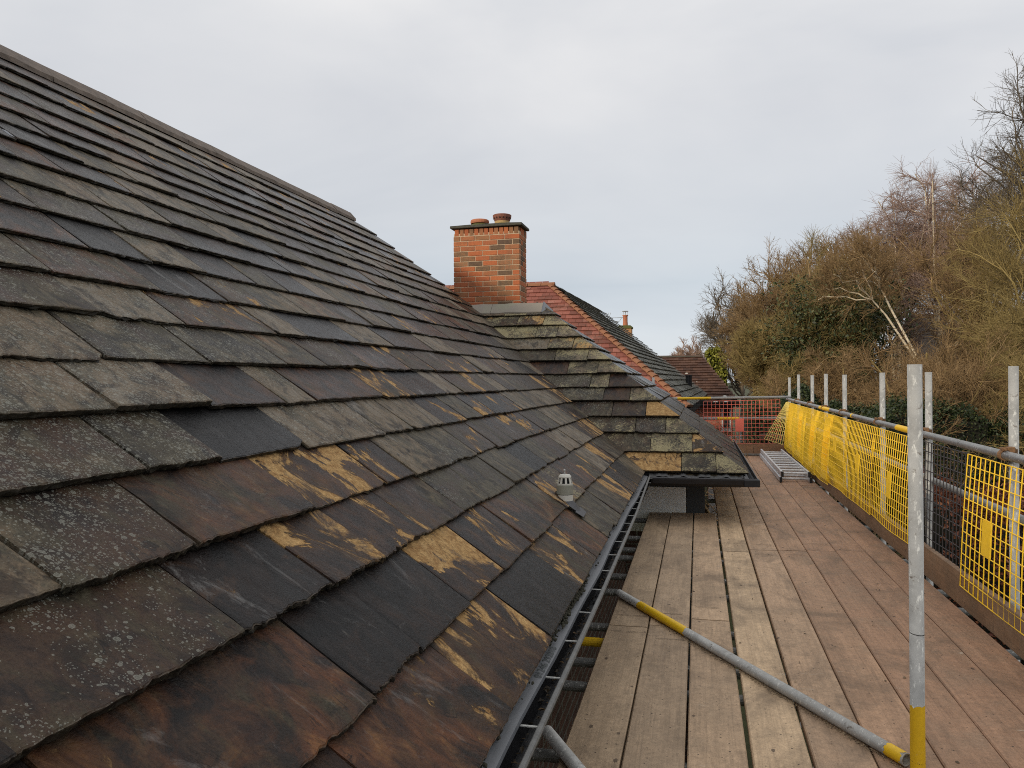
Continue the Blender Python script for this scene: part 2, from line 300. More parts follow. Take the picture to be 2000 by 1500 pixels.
def brick_material(name, stops):
    mt, nt = newmat(name); ri = N(nt, 'ShaderNodeObjectInfo').outputs['Random']; v = geopos(nt)
    n1 = noise(nt, v, 22, 6, 0.7); n2 = noise(nt, v, 110, 3, 0.6)
    k = mth(nt, 'ADD', ri, mth(nt, 'MULTIPLY', mth(nt, 'SUBTRACT', n1, 0.5), 0.35))
    col = mixc(nt, 1.0, ramp(nt, k, stops), ramp(nt, n2, [(0.3, 0.78), (0.7, 1.15)]), 'MULTIPLY')
    col = mixc(nt, ramp(nt, noise(nt, v, 4, 6, 0.7), [(0.52, 0.0), (0.70, 0.55)]), col, (0.11, 0.075, 0.05))
    finish(nt, col, 0.85, n1, 0.4, 0.004); return mt

def wallbrick_material(name, c1, c2, mortar):
    mt, nt = newmat(name); p = N(nt, 'ShaderNodeSeparateXYZ', {0: geopos(nt)})
    v = N(nt, 'ShaderNodeCombineXYZ', {0: mth(nt, 'ADD', p.outputs[0], p.outputs[1]), 1: p.outputs[2]}).outputs[0]
    b = N(nt, 'ShaderNodeTexBrick', {'Vector': v, 'Color1': (*c1, 1), 'Color2': (*c2, 1), 'Mortar': (*mortar, 1), 'Scale': 1.0, 'Mortar Size': 0.009, 'Brick Width': 0.225, 'Row Height': 0.075})
    col = mixc(nt, 1.0, b.outputs[0], ramp(nt, noise(nt, v, 6, 5, 0.6), [(0.3, 0.75), (0.7, 1.2)]), 'MULTIPLY')
    finish(nt, col, 0.85, b.outputs['Fac'], -0.4, 0.006); return mt

def bark_material(name, stops, bands=False):
    mt, nt = newmat(name); ri = N(nt, 'ShaderNodeNewGeometry').outputs['Random Per Island']; v = geopos(nt)
    n1 = noise(nt, v, 1.3, 4, 0.6); n2 = noise(nt, scalev(nt, v, (1, 1, 0.3)) if not bands else scalev(nt, v, (0.5, 0.5, 3.0)), 8, 5, 0.65)
    k = mth(nt, 'ADD', mth(nt, 'MULTIPLY', ri, 0.45), mth(nt, 'MULTIPLY', n1, 0.55))
    col = ramp(nt, k, stops)
    if bands: col = mixc(nt, ramp(nt, n2, [(0.56, 0.0), (0.62, 0.85)]), col, (0.05, 0.035, 0.03))
    else: col = mixc(nt, 1.0, col, ramp(nt, n2, [(0.3, 0.7), (0.7, 1.2)]), 'MULTIPLY')
    finish(nt, col, 0.85, n2, 0.3, 0.02, 0, 0.25); return mt

def leaf_material(name, stops):
    mt, nt = newmat(name); ri = N(nt, 'ShaderNodeNewGeometry').outputs['Random Per Island']
    finish(nt, ramp(nt, ri, stops), 0.55, None, spec=0.35); return mt

M_slate = slate_material(); M_wood = wood_material()
M_galv = galv_material('galvanised_tube'); M_galv_dull = galv_material('dull_tube', (0.20, 0.20, 0.19))
M_yel_paint = paint_material('yellow_paint', (0.84, 0.52, 0.015)); M_rust = simple('rusty_steel', (0.20, 0.11, 0.055), 0.75, 0.2, 0.5, 30)
M_underlay = simple('roof_underlay', (0.02, 0.02, 0.02), 0.9)
M_ridge = simple('grey_ridge_stone', (0.185, 0.148, 0.122), 0.85, 0, 0.45, 16, 0.9)
M_black_pl = simple('black_plastic', (0.018, 0.018, 0.02), 0.42, 0, 0.3, 20, 0.1)
M_tray = simple('grey_eaves_tray', (0.150, 0.155, 0.165), 0.55, 0, 0.14, 14, 0.15)
M_lip = simple('weathered_gutter_lip', (0.135, 0.135, 0.13), 0.6, 0, 0.4, 30, 0.4)
M_strap = simple('pale_strap', (0.34, 0.34, 0.32), 0.7, 0, 0.5, 90, 0.3)
M_dark_wall = simple('dark_grey_render', (0.065, 0.068, 0.068), 0.8, 0, 0.15)
M_white_pan = simple('white_board', (0.88, 0.87, 0.82), 0.6, 0, 0.05, 8, 0.02)
M_wall = wallbrick_material('house_brickwork', (0.17, 0.085, 0.06), (0.11, 0.06, 0.05), (0.22, 0.2, 0.17))
M_wall_far = wallbrick_material('red_brickwork', (0.58, 0.18, 0.10), (0.46, 0.13, 0.08), (0.46, 0.32, 0.25))
BR = [(0.0, (0.11, 0.068, 0.048)), (0.10, (0.17, 0.105, 0.06)), (0.2, (0.32, 0.15, 0.07)), (0.42, (0.42, 0.120, 0.048)), (0.7, (0.48, 0.150, 0.056)), (0.88, (0.40, 0.15, 0.065)), (1.0, (0.27, 0.16, 0.085))]
M_brick = brick_material('chimney_brick', BR)
M_mortar = simple('pale_mortar', (0.50, 0.37, 0.25), 0.9, 0, 0.2, 40, 0.4)
M_cap = simple('mossy_cap', (0.075, 0.072, 0.055), 0.85, 0, 0.5, 30, 0.5)
M_moss = simple('green_moss', (0.10, 0.105, 0.03), 0.95, 0, 0.5, 40, 0.8)
M_terra = simple('terracotta', (0.42, 0.15, 0.075), 0.7, 0, 0.25, 14, 0.2); M_buff = simple('buff_clay', (0.42, 0.28, 0.12), 0.8, 0, 0.35, 25, 0.3); M_terra_dk = simple('dark_terracotta', (0.22, 0.085, 0.055), 0.75, 0, 0.3, 20, 0.2)
M_black = simple('black_void', (0.01, 0.01, 0.01), 0.9)
M_redtile = tile_material('red_clay_tiles', [(0.1, (0.11, 0.045, 0.03)), (0.4, (0.20, 0.062, 0.042)), (0.65, (0.26, 0.085, 0.058)), (0.95, (0.36, 0.165, 0.125))], mossy=(0.085, 0.05, 0.032))
M_hiptile = tile_material('orange_hip_tiles', [(0.1, (0.17, 0.075, 0.04)), (0.5, (0.25, 0.105, 0.052)), (0.9, (0.31, 0.15, 0.075))], mossy=(0.14, 0.09, 0.045))
M_greytile = tile_material('mossy_grey_tiles', [(0.1, (0.085, 0.09, 0.08)), (0.5, (0.16, 0.16, 0.14)), (0.9, (0.25, 0.24, 0.19))], mossy=(0.11, 0.105, 0.045))
M_browntile = tile_material('brown_tiles', [(0.1, (0.045, 0.022, 0.015)), (0.5, (0.085, 0.040, 0.026)), (0.9, (0.12, 0.062, 0.04))], spots=0.34)
M_white = simple('white_paint', (0.78, 0.78, 0.76), 0.5, 0, 0.05)
M_alu = galv_material('aluminium', (0.62, 0.63, 0.65))
M_pvc = simple('grey_plastic_pipe', (0.27, 0.265, 0.215), 0.6, 0, 0.18, 30, 0.1); M_pvc_lt = simple('pale_plastic', (0.58, 0.56, 0.50), 0.6, 0, 0.08, 30, 0.1)
M_yel = simple('yellow_plastic', (0.90, 0.58, 0.03), 0.45, 0, 0.10, 20, 0.05); M_yel_dirty = simple('faded_yellow_plastic', (0.74, 0.58, 0.16), 0.5, 0, 0.2, 10, 0.05)
M_blk_net = simple('black_mesh_plastic', (0.035, 0.032, 0.036), 0.5); M_red_net = simple('red_mesh_plastic', (0.72, 0.16, 0.11), 0.5, 0, 0.08)
M_lead = simple('lead_grey', (0.19, 0.20, 0.22), 0.55, 0.2, 0.2, 20, 0.2)
M_saw = simple('dark_saw_cut', (0.06, 0.045, 0.033), 0.9, 0, 0.3)
M_lead_dk = simple('dark_lead', (0.075, 0.075, 0.08), 0.55, 0.1, 0.5, 35, 0.3)
M_ink = simple('printed_ink', (0.055, 0.065, 0.062), 0.7)
def glass_mat():
    mt, nt = newmat('window_glass'); finish(nt, (0.03, 0.035, 0.04), 0.05, None, spec=0.6); return mt
M_glass = glass_mat()
def ground_mat():
    mt, nt = newmat('garden_ground'); v = geopos(nt); n1 = noise(nt, v, 0.25, 6, 0.6); n2 = noise(nt, v, 9, 5, 0.7)
    finish(nt, ramp(nt, mth(nt, 'ADD', mth(nt, 'MULTIPLY', n1, 0.6), mth(nt, 'MULTIPLY', n2, 0.4)), [(0.3, (0.045, 0.036, 0.022)), (0.5, (0.055, 0.060, 0.022)), (0.7, (0.075, 0.085, 0.030))]), 0.95, n2, 0.5, 0.05); return mt

# ------------------------------------------------------------------ ground
GZ = -EYE
put('ground', [(-1500, -1500, GZ), (1500, -1500, GZ), (1500, 1500, GZ), (-1500, 1500, GZ)], [(0, 1, 2, 3)], ground_mat(), org=(0, 0, GZ), kind='structure')

# ------------------------------------------------------------------ the slate-roofed house
P = R_(38); CP, SP = math.cos(P), math.sin(P)
EX, EZ, ET = -0.53, -0.93, 7.76          # eaves line of the main slope (x, z) and of the wing (y, same z)
HX, BACK = 0.45, 12.76                   # right eaves of the wing, its rear eaves
VALS = [0.0, 0.288, 0.580, 0.840, 1.108, 1.358, 1.615, 1.877, 2.127, 2.385, 2.665, 2.915, 3.190, 3.440, 3.680, 3.910, 4.190, 4.490, 4.800, 5.04]
house = thing('slate_house', (-4.0, 4.0, GZ), 'stone slate roofed house with a wing whose gutter meets the scaffold boards', 'house')
def sl(frame, u, v, h=0.0):
    if frame == 'main': return (EX - v*CP + h*SP, u, EZ + v*SP + h*CP)
    if frame == 'wing': return (u, ET + v*CP - h*SP, EZ + v*SP + h*CP)
    return (HX - v*CP + h*SP, u, EZ + v*SP + h*CP)       # right hip slope of the wing
RV = 5.24; RX, RZ = EX - RV*CP, EZ + RV*SP
b = MB()
dn = -0.012
ridge_end = 9.74
poly = [sl('main', -6, 0.03, dn), sl('main', ET+0.0, 0.0, dn), sl('main', ET+2.5, 2.5/CP, dn), sl('main', ridge_end, RV, dn), sl('main', -6, RV, dn)]
b.add(poly, [(0, 1, 2, 3, 4)])
lx = 2*RX - EX
b.add([(RX, -6, RZ-.012), (RX, ridge_end, RZ-.012), (-3.04, 10.27, 1.0), (RX, 12.9, EZ), (lx, 12.9, EZ), (lx, -6, EZ)], [(0, 1, 5), (1, 4, 5), (1, 3, 4), (1, 2, 3)])
b.add([(RX, -6, RZ-.012), (EX, -6, EZ), (lx, -6, EZ)], [(0, 1, 2)])
WR = 2.5/CP
b.add([sl('wing', EX-.02, 0, dn), sl('wing', HX, 0, dn), sl('wing', HX-2.5, WR, dn), sl('wing', EX-2.5, WR, dn)], [(0, 1, 2, 3)])
b.add([sl('hip', ET, 0, dn), sl('hip', BACK, 0, dn), sl('hip', ET+2.5, WR, dn)], [(0, 1, 2)])
b.add([(HX, BACK, EZ+dn), (HX-2.5, ET+2.5, EZ+2.5*SP/CP+dn), (-4.5, ET+2.5, EZ+2.5*SP/CP+dn), (-4.5, BACK, EZ+dn)], [(0, 1, 2, 3)])
roof = b.put('roof', M_underlay, house)

def wob(n, k=5):
    """smooth random function on [0,1], about +-1"""
    a = RNG.normal(0, 1, k); ph = RNG.uniform(0, 6.28, k); fr = RNG.uniform(1, 14, k)
    return lambda s: sum(a[i]*np.sin(6.28*fr[i]*s*0.5 + ph[i])/(1+fr[i]*0.35) for i in range(k))
SLATES = []
def make_slate(frame, uL, uR, v0, L, thick, look, nu=8, clip=None, rough=None):
    rough = random.choice([.35, .5, .7, .9, 1.25]) if rough is None else rough
    """uL/uR: functions of v giving the side edges."""
    vs = np.concatenate([[0, 0.004, 0.02], np.linspace(0.07, 1, 5)**1.1*(L-0.02)+0.02]); nv = len(vs)
    s = np.linspace(0, 1, nu+1); edge = np.array([0, 0.02]); s = np.unique(np.concatenate([s, edge, 1-edge]))
    nn = len(s); tail = wob(0, 6)(s)*0.0026*rough + wob(0, 3)(s*0.35)*0.0045*rough + RNG.normal(0, 0.0017, nn)*rough + np.cumsum(RNG.normal(0, .0007, nn))*rough
    if random.random() < 0.14*rough:                   # a bitten corner or nick
        c = random.choice([0.0, 1.0, random.random()]); tail += np.maximum(0, 1-np.abs(s-c)/random.uniform(.06, .14))*random.uniform(.012, .03)
    dl, dr = wob(0, 4), wob(0, 4); un = wob(0, 4); un2 = wob(0, 4); ht = thick/0.60; tw = random.uniform(-.004, .004)
    ri = np.sin(s*random.uniform(8, 26)+random.uniform(0, 6))
    ul = np.array([uL(v0+v) for v in vs]); ur = np.array([uR(v0+v) for v in vs])
    ul = ul + dl(vs/L)*0.0022; ur = ur + dr(vs/L)*0.0022; ur = np.maximum(ur, ul+0.002)
    V = []; LU = []; ED = []; seed = random.uniform(0, 500)
    for j, v in enumerate(vs):
        wt = (1 - v/L)**3
        u = ul[j] + (ur[j]-ul[j])*s; vv = v0 + v + tail*wt
        h = ht*(1 - v/L) + (un(s)*un2(np.full_like(s, v/L)))*0.0010 + tw*(s-0.5)*(1-v/L)
        if j == 0: h = h - 0.0012 - 0.0012*np.abs(wob(0, 4)(s)) - 0.002*RNG.random(nn)
        if j == 1: h = h - 0.0006*RNG.random(nn)
        h[0] -= 0.0022; h[-1] -= 0.0022
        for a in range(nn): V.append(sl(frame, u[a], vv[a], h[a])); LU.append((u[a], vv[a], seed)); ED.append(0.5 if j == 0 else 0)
    F = [(j*nn+a, j*nn+a+1, (j+1)*nn+a+1, (j+1)*nn+a) for j in range(nv-1) for a in range(nn-1)]
    h0 = ht - 0.0025
    prev = 0; u = ul[0] + (ur[0]-ul[0])*s
    for frac, amp in ((0.35, 0.005), (0.7, 0.006), (1.0, 0.004)):      # broken tail edge
        o = len(V); off = RNG.normal(0, amp*0.55, nn)*rough + (0.006 if frac == 1 else 0.0)
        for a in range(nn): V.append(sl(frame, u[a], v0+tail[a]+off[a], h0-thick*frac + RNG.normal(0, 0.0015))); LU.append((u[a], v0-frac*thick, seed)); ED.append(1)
        F += [(o+a, o+a+1, prev+a+1, prev+a) for a in range(nn-1)]; prev = o
    for a, flip in ((0, False), (nn-1, True)):                            # side walls
        o = len(V)
        for j, v in enumerate(vs):
            ue = (ul if a == 0 else ur)[j]; wt = (1 - v/L)**3
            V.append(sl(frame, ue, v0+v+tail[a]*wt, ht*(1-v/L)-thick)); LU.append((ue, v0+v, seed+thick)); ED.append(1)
        for j in range(nv-1):
            q = (j*nn+a, (j+1)*nn+a, o+j+1, o+j); F.append(q[::-1] if flip else q)
    c = sl(frame, (ul[0]+ur[0])/2, v0+L*0.35); d2 = c[0]**2+c[1]**2+c[2]**2
    dv = Vector(c).normalized(); inview = dv.dot(Fv) > 0 and abs(dv.dot(Rv)/dv.dot(Fv)) < 0.80 and abs(dv.dot(Uv)/dv.dot(Fv)) < 0.62
    area = (ur[0]-ul[0])*L/d2*(1 if inview else 0)
    n = len(V)
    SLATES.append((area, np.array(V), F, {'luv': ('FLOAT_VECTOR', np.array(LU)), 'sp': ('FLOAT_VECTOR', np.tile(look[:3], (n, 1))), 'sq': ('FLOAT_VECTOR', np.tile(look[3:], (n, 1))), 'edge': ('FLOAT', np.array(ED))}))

def valley(v):                     # right-hand limit of the main slope
    r = v*CP
    return ET + r - 0.012 if r <= 2.5 else 10.26 + (r-2.5)/(RV*CP-2.5)*(ridge_end-10.26)
JOINTS = {0: [0.2, 0.85, 1.45, 2.07, 2.68, 3.36, 3.95, 4.46, 4.86, 5.24, 5.72, 6.25, 6.72, 7.2], 1: [0.3, 0.95, 1.66, 1.99, 2.45, 2.91, 3.42, 3.90, 4.38, 4.62, 5.1, 5.7, 6.2], 2: [-0.2, 0.35, 0.9, 1.49, 1.90, 2.25, 2.67, 3.14, 3.55, 4.06, 4.6, 5.05],
          3: [0.1, 0.65, 1.21, 1.61, 2.19, 2.80, 3.10, 3.52, 4.05, 4.5], 4: [0.5, 1.15, 1.71, 2.03, 2.56, 3.27, 3.62, 4.1, 4.55], 5: [0.7, 1.25, 1.83, 2.26, 2.74, 2.99, 3.73, 4.2], 6: [1.0, 1.5, 2.03, 2.55, 3.10, 3.49, 4.0], 7: [1.2, 1.75, 2.24, 2.69, 3.37, 3.67]}
# individually observed slates: (u, v) -> tone, ochre, lichen, rust, white, moss
SEEN = [(2.25, .22, .33, .90, 0, .3, 0, 0), (2.9, .14, .17, 0, .05, 0, .1, 0), (2.60, .44, .28, .95, 0, .2, .1, 0), (1.93, .2, .36, .62, 0, 1.0, .5, 0), (1.70, .18, .38, .55, 0, 1.0, .4, 0), (1.5, .40, .42, .62, 0, 1.0, .5, 0),
        (1.75, .40, .12, .15, 0, .1, .6, 0), (2.2, .40, .14, .15, 0, .1, .5, 0), (1.63, .74, .13, .72, 0, .1, .7, 0), (1.19, .66, .50, .05, .45, .15, .1, .1), (1.32, .95, .52, .12, .55, .2, 0, .15), (1.85, .97, .46, .35, .1, .75, .35, 0), (2.46, .98, .34, 1.1, 0, .5, 0, 0),
        (1.86, 1.21, .54, 0, .75, 0, 0, .1), (2.12, 1.24, .02, 0, .08, 0, .2, 0), (1.50, 1.22, .56, .1, .85, .25, 0, .2), (2.6, 1.23, .84, 0, .65, .1, .2, 0), (1.5, 1.47, .78, .1, .9, .3, .2, .1), (2.0, 1.46, .84, 0, .95, .15, .1, 0), (2.39, 1.48, .28, .3, .1, .35, 0, 0),
        (2.94, 1.01, .16, .82, 0, .2, 0, 0), (2.45, .74, .27, .85, 0, .3, 0, .1), (1.75, .74, .13, .8, 0, .1, .7, 0), (3.99, .17, .42, .45, 0, 1.0, 0, 0), (4.86, .43, .5, .8, .3, .3, 0, .75), (3.22, 1.16, .60, 0, .35, 0, .2, 0),
        (3.55, 1.01, .62, 0, .3, 0, 0, 0), (3.4, .74, .58, 0, .25, 0, 0, 0), (3.84, .76, .60, 0, .2, 0, 0, 0), (3.1, .48, .26, .65, 0, .2, .1, 0), (4.2, 1.26, .2, .8, 0, 0, 0, 0), (5.6, 1.26, .2, .85, 0, 0, .2, 0), (2.33, 1.69, .62, 0, .7, 0, .1, .1), (1.9, 1.75, .80, .1, .6, .2, .1, .15), (2.8, 1.69, .66, 0, .6, .05, .3, 0), (3.3, 1.47, .35, .1, .05, .6, .1, 0), (2.9, 1.47, .85, 0, .6, 0, .3, 0)]
def look_for(u, v, uL, uR, v0, v1):
    for s in SEEN:
        if uL <= s[0] <= uR and v0 <= s[1] <= v1: return s[2:]
    near = max(0.0, min(1.0, (v-0.75)/1.0)) * max(0.25, min(1.0, (5.2-u)/2.6))
    if random.random() < 0.35+0.5*near: tone = random.choice([.5, .56, .64, .7, .8, .86, .9, .22])+random.uniform(-.05, .05)
    else: tone = random.choice([.04, .14, .24, .32, .36, .42, .46, .5, .62, .8])+random.uniform(-.04, .04)
    lich = near*random.uniform(.3, 1.0) if tone > .4 else near*random.uniform(0, .35)
    oc = random.choice([0, .2, .5, .75, .85, .95]) if v < 1.7 else random.choice([0, 0, .15, .45, .65, .75])
    if tone > .55: oc *= .4
    return (tone, oc, lich, random.choice([0, 0, .2, .7]), random.choice([0, .15, .4, .7]), near*random.uniform(.15, .62)*(1 if random.random() < .6 else .3))
for k in range(len(VALS)-1):
    v0 = VALS[k]; g = VALS[k+1]-v0; L = g*1.38 if k < len(VALS)-2 else g*1.25
    js = list(JOINTS.get(k, [0.8+0.08*k])); lim = valley(v0) + (random.uniform(0.02, 0.10) if v0*CP > 2.5 else 0)
    mean = 0.50 if k < 9 else 0.42
    while js[-1] < lim-0.25: js.append(js[-1]+random.uniform(mean*0.62, mean*1.35))
    for i in range(len(js)-1):
        a, c = js[i]+random.uniform(.002, .005), js[i+1]-random.uniform(.001, .005)
        sk0, sk1 = random.uniform(-.03, .03), random.uniform(-.03, .03)
        if k < 8: sk0 = sk1 = 0.0
        far = v0*CP > 2.5; ex = lim - valley(v0)
        mx_ = (lambda v, ex=ex, far=far: valley(v)+ex) if far else valley
        fl = lambda v, a=a, s=sk0, v0=v0, mx_=mx_: min(a + s*(v-v0), mx_(v)-0.001)
        fr = lambda v, c=c, s=sk1, v0=v0, mx_=mx_, last=(i == len(js)-2): min((c if not last else 99) + s*(v-v0), mx_(v))
        d = math.hypot((a+c)/2, 1.0+v0*0.4)
        near_left = k in (2, 3, 4, 5) and c < 2.3
        th_ = random.uniform(.014, .021) + (0.008 if near_left else 0) + (random.uniform(.006, .016) if k == 2 and c < 1.6 else 0)
        make_slate('main', fl, fr, v0 + random.uniform(-.006, .006), L, th_, look_for((a+c)/2, v0+.12, a, c, v0, v0+g), nu=40 if d < 2.6 else (20 if d < 4.5 else 10))
# wing, front slope (joints run along x)
WLOOK = {0: [(.5, 1.35, 0, .2, 0, 0), (.6, 0, .3, 0, 0, .8), (.68, 0, .1, .2, 0, .95)], 1: [(.6, .2, .4, .2, 0, .6), (.68, 0, .1, 0, 0, .9), (.5, 1.0, .1, .1, .6, .2)], 2: [(.58, .2, .5, .2, 0, .65), (.5, 0, .8, 0, 0, .5), (.7, .3, .1, 0, 0, .9)],
         3: [(.52, .2, .5, .2, 0, .4), (.46, 0, .4, .2, 0, .35), (1.0, 2.1, 0, 0, 0, .1)], 4: [(.62, 0, .6, 0, 0, .5), (.42, 0, .1, .2, 0, .2), (.74, .5, .1, 0, 0, .85)], 5: [(.56, 0, .7, 0, 0, .55), (.66, 0, .5, 0, 0, .7), (.36, 0, .1, .3, 0, .15)],
         6: [(.4, .2, .2, .5, 0, .1), (.72, 0, .3, 0, 0, .8), (.78, .5, .2, .2, 0, .8)], 7: [(.62, 0, .3, 0, 0, .5), (.76, 0, .3, 0, 0, .85), (.8, .3, .2, 0, 0, .8)]}
for k in range(12):
    v0 = VALS[k]; g = VALS[k+1]-v0 if k < 11 else 0.15; L = g*1.35
    x0, x1 = EX - v0*CP - .01, HX - v0*CP + .02
    n = 3 if k > 0 else 3; cuts = [x0] + [x0 + (x1-x0)*((i+1)/n + random.uniform(-.06, .06)) for i in range(n-1)] + [x1]
    for i in range(n):
        a, c = cuts[i]+.003, cuts[i+1]-.003
        fl = (lambda v: EX - v*CP - .01) if i == 0 else (lambda v, a=a: min(a, HX-v*CP+.009))
        fr = (lambda v: HX - v*CP + .02) if i == n-1 else (lambda v, c=c: max(c, EX-v*CP))
        if k in WLOOK: lk = WLOOK[k][i]
        else: lk = (random.choice([.42, .56, .64, .72, .8]), random.choice([0, .3, .6, .9]), random.uniform(.1, .6), random.choice([0, .3, .5]), 0, random.choice([.45, .6, .75, .9]))
        make_slate('wing', fl, fr, v0, L, random.uniform(.020, .030), lk, nu=18)
# wing, right-hand hip slope
for k in range(12):
    v0 = VALS[k]; g = VALS[k+1]-v0; L = g*1.35; y0, y1 = ET + v0*CP - .015, BACK - v0*CP
    js = [y0]
    while js[-1] < y1-.3: js.append(js[-1]+random.uniform(.32, .6))
    js[-1] = y1
    for i in range(len(js)-1):
        a, c = js[i]+.003, js[i+1]-.003
        fl = (lambda v: ET + v*CP - .015) if i == 0 else (lambda v, a=a: min(a, BACK-v*CP-.001))
        fr = (lambda v: BACK-v*CP) if i == len(js)-2 else (lambda v, c=c: min(c, BACK-v*CP))
        if fr(v0)-fl(v0) < .03: continue
        make_slate('hip', fl, fr, v0, L, random.uniform(.018, .028), (random.choice([.05, .15, .2, .58]), random.choice([0, 0, 0, .4]), .2, 0, 0, random.choice([.1, .3])), nu=8)
SLATES.sort(key=lambda s: -s[0])
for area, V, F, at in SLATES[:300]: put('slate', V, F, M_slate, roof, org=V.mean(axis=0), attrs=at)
VV = []; FF = []; AT = {k: [] for k in ('luv', 'sp', 'sq', 'edge')}
o = 0
for area, V, F, at in SLATES[300:]:
    VV.append(V); FF += [tuple(i+o for i in f) for f in F]; o += len(V)
    for k in AT: AT[k].append(at[k][1])
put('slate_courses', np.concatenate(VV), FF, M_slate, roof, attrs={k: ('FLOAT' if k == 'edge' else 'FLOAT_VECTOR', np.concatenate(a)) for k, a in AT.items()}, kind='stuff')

# ridge stones (main ridge runs along y, wing ridge along x)
def ridge_piece(p0, p1, w, drop, t=0.024, mat=M_ridge, end_flare=0):
    p0, p1 = Vector(p0), Vector(p1); d = (p1-p0).normalized(); side = d.cross(Z).normalized(); n = 7
    V = []; F = []
    for i in range(n):
        f = i/(n-1); p = p0.lerp(p1, f); j = lambda s=0.004: random.uniform(-s, s)
        prof = [(-w, -drop-.012), (-w, -drop+t+j(.005)), (-.035, t*0.9+.012), (0, t+.014+j(.006)), (.035, t*0.9+.012), (w, -drop+t+j(.005)), (w, -drop-.012)]
        for a, z in prof: V.append(p + side*(a + (j(.003) if abs(a) > .1 else 0)) + Z*z)
    m_ = 7
    for i in range(n-1):
        for q in range(m_-1): F.append((i*m_+q, (i+1)*m_+q, (i+1)*m_+q+1, i*m_+q+1))
    F += [tuple(range(m_)), tuple(range((n-1)*m_+m_-1, (n-1)*m_-1, -1))]
    return V, F
y = -1.2
while y < ridge_end-.05:
    y2 = min(y+random.uniform(.42, .62), ridge_end+.02)
    V, F = ridge_piece((RX, y+.002, RZ+.012+random.uniform(-.004, .004)), (RX, y2-.002, RZ+.012+random.uniform(-.004, .004)), .115, .115*math.tan(P)-.010)
    put('ridge_tile', V, F, M_ridge, roof); y = y2
M_ridge_lich = tile_material('lichened_ridge', [(0.1, (0.19, 0.17, 0.145)), (0.6, (0.25, 0.22, 0.185)), (0.9, (0.29, 0.26, 0.22))], mossy=(0.27, 0.27, 0.19))
for xa, xb in ((-3.6, -2.74), (-2.736, -2.03)):
    V, F = ridge_piece((xa, ET+2.5, EZ+2.5*SP/CP+.01), (xb, ET+2.5, EZ+2.5*SP/CP+.01), .17, .17*math.tan(P)-.012); put('ridge_tile', V, F, M_ridge_lich, roof)
# lead saddle on the hip apex
b = MB(); b.add([(-2.03, 10.26-.17, 0.93), (-2.03, 10.26, 1.09), (-2.03, 10.26+.17, .93), (-1.93, 10.10, .88), (-1.90, 10.26, .96), (-1.93, 10.42, .88)], [(0, 3, 4, 1), (1, 4, 5, 2)])
b.put('hip_saddle', M_lead, roof)
# lead clips holding slipped slates at the left edge
for u, v in ((1.115, 1.035), (1.94, 2.10), (3.00, 3.44)):
    b = MB(); p = [sl('main', u-.014, v, .045), sl('main', u+.014, v, .045), sl('main', u+.014, v-.06, .048), sl('main', u-.014, v-.06, .048)]
    n_ = Vector((SP, 0, CP))*0.002; b.prism(p, n_); b.put('lead_clip', M_lead, roof)

# eaves: tray, gutter, straps
gut = MB()
def strip(b, prof, y0, y1):
    n = len(prof); V = [(x, y0, z) for x, z in prof] + [(x, y1, z) for x, z in prof]
    return b.add(V, [(i, i+1, n+i+1, n+i) for i in range(n-1)])
GE = 7.74
strip(gut, [(-.560, -.945), (-.520, -1.02), (-.505, -1.055), (-.482, -1.058), (-.462, -1.02), (-.436, -.955)], -2, GE)
gutter = gut.put('gutter', M_black_pl, house)
lip = MB(); lip.tube((-.4335, -2, -.953), (-.428, 3.4, -.958), .0095, 10); lip.tube((-.428, 3.4, -.958), (-.436, 5.6, -.953), .0095, 10); lip.tube((-.436, 5.6, -.953), (-.47, GE-.06, -.95), .0095, 10)
lip.put('gutter_lip', M_lip, gutter)
tray = MB(); V = []; ys = np.linspace(-2, GE, 60)
for yy in ys:
    wv = 0.004*math.sin(yy*2.1)+0.003*math.sin(yy*5.3); V += [(-.60, yy, -.925), (-.515, yy, -.947), (-.488+wv, yy, -.951), (-.486+wv, yy, -.964)]
tray.add(V, [(i*4+q, i*4+q+1, i*4+4+q+1, i*4+4+q) for i in range(59) for q in range(3)])
tr_ob = tray.put('eaves_tray', M_tray, gutter)
yy = 0.65
while yy < GE-.1:
    b = MB(); b.box(-.49, -.436, yy-.0045, yy+.0045, -.964, -.961); b.put('gutter_strap', M_strap, gutter); yy += 0.36 if yy < 4.5 else 0.30
# telephone number printed along the tray
fc = bpy.data.curves.new('printed_number', 'FONT'); fc.body = '01246 292010'; fc.size = 0.050; fc.align_x = 'LEFT'; fc.materials.append(M_ink); fc.resolution_u = 3
tmp = bpy.data.objects.new('printed_number_outline', fc); COL.objects.link(tmp); bpy.context.view_layer.update()
num = bpy.data.objects.new('printed_number', bpy.data.meshes.new_from_object(tmp.evaluated_get(bpy.context.evaluated_depsgraph_get()))); bpy.data.objects.remove(tmp)
link(num, gutter, (-.494, 2.40, -.9468)); ex = Vector((0, 1, 0)); ey = Vector((-.998, 0, .13)).normalized(); ez = ex.cross(ey)
num.rotation_euler = Matrix((ex, ey, ez)).transposed().to_euler(); num.scale = (1.0, 0.72, 1)
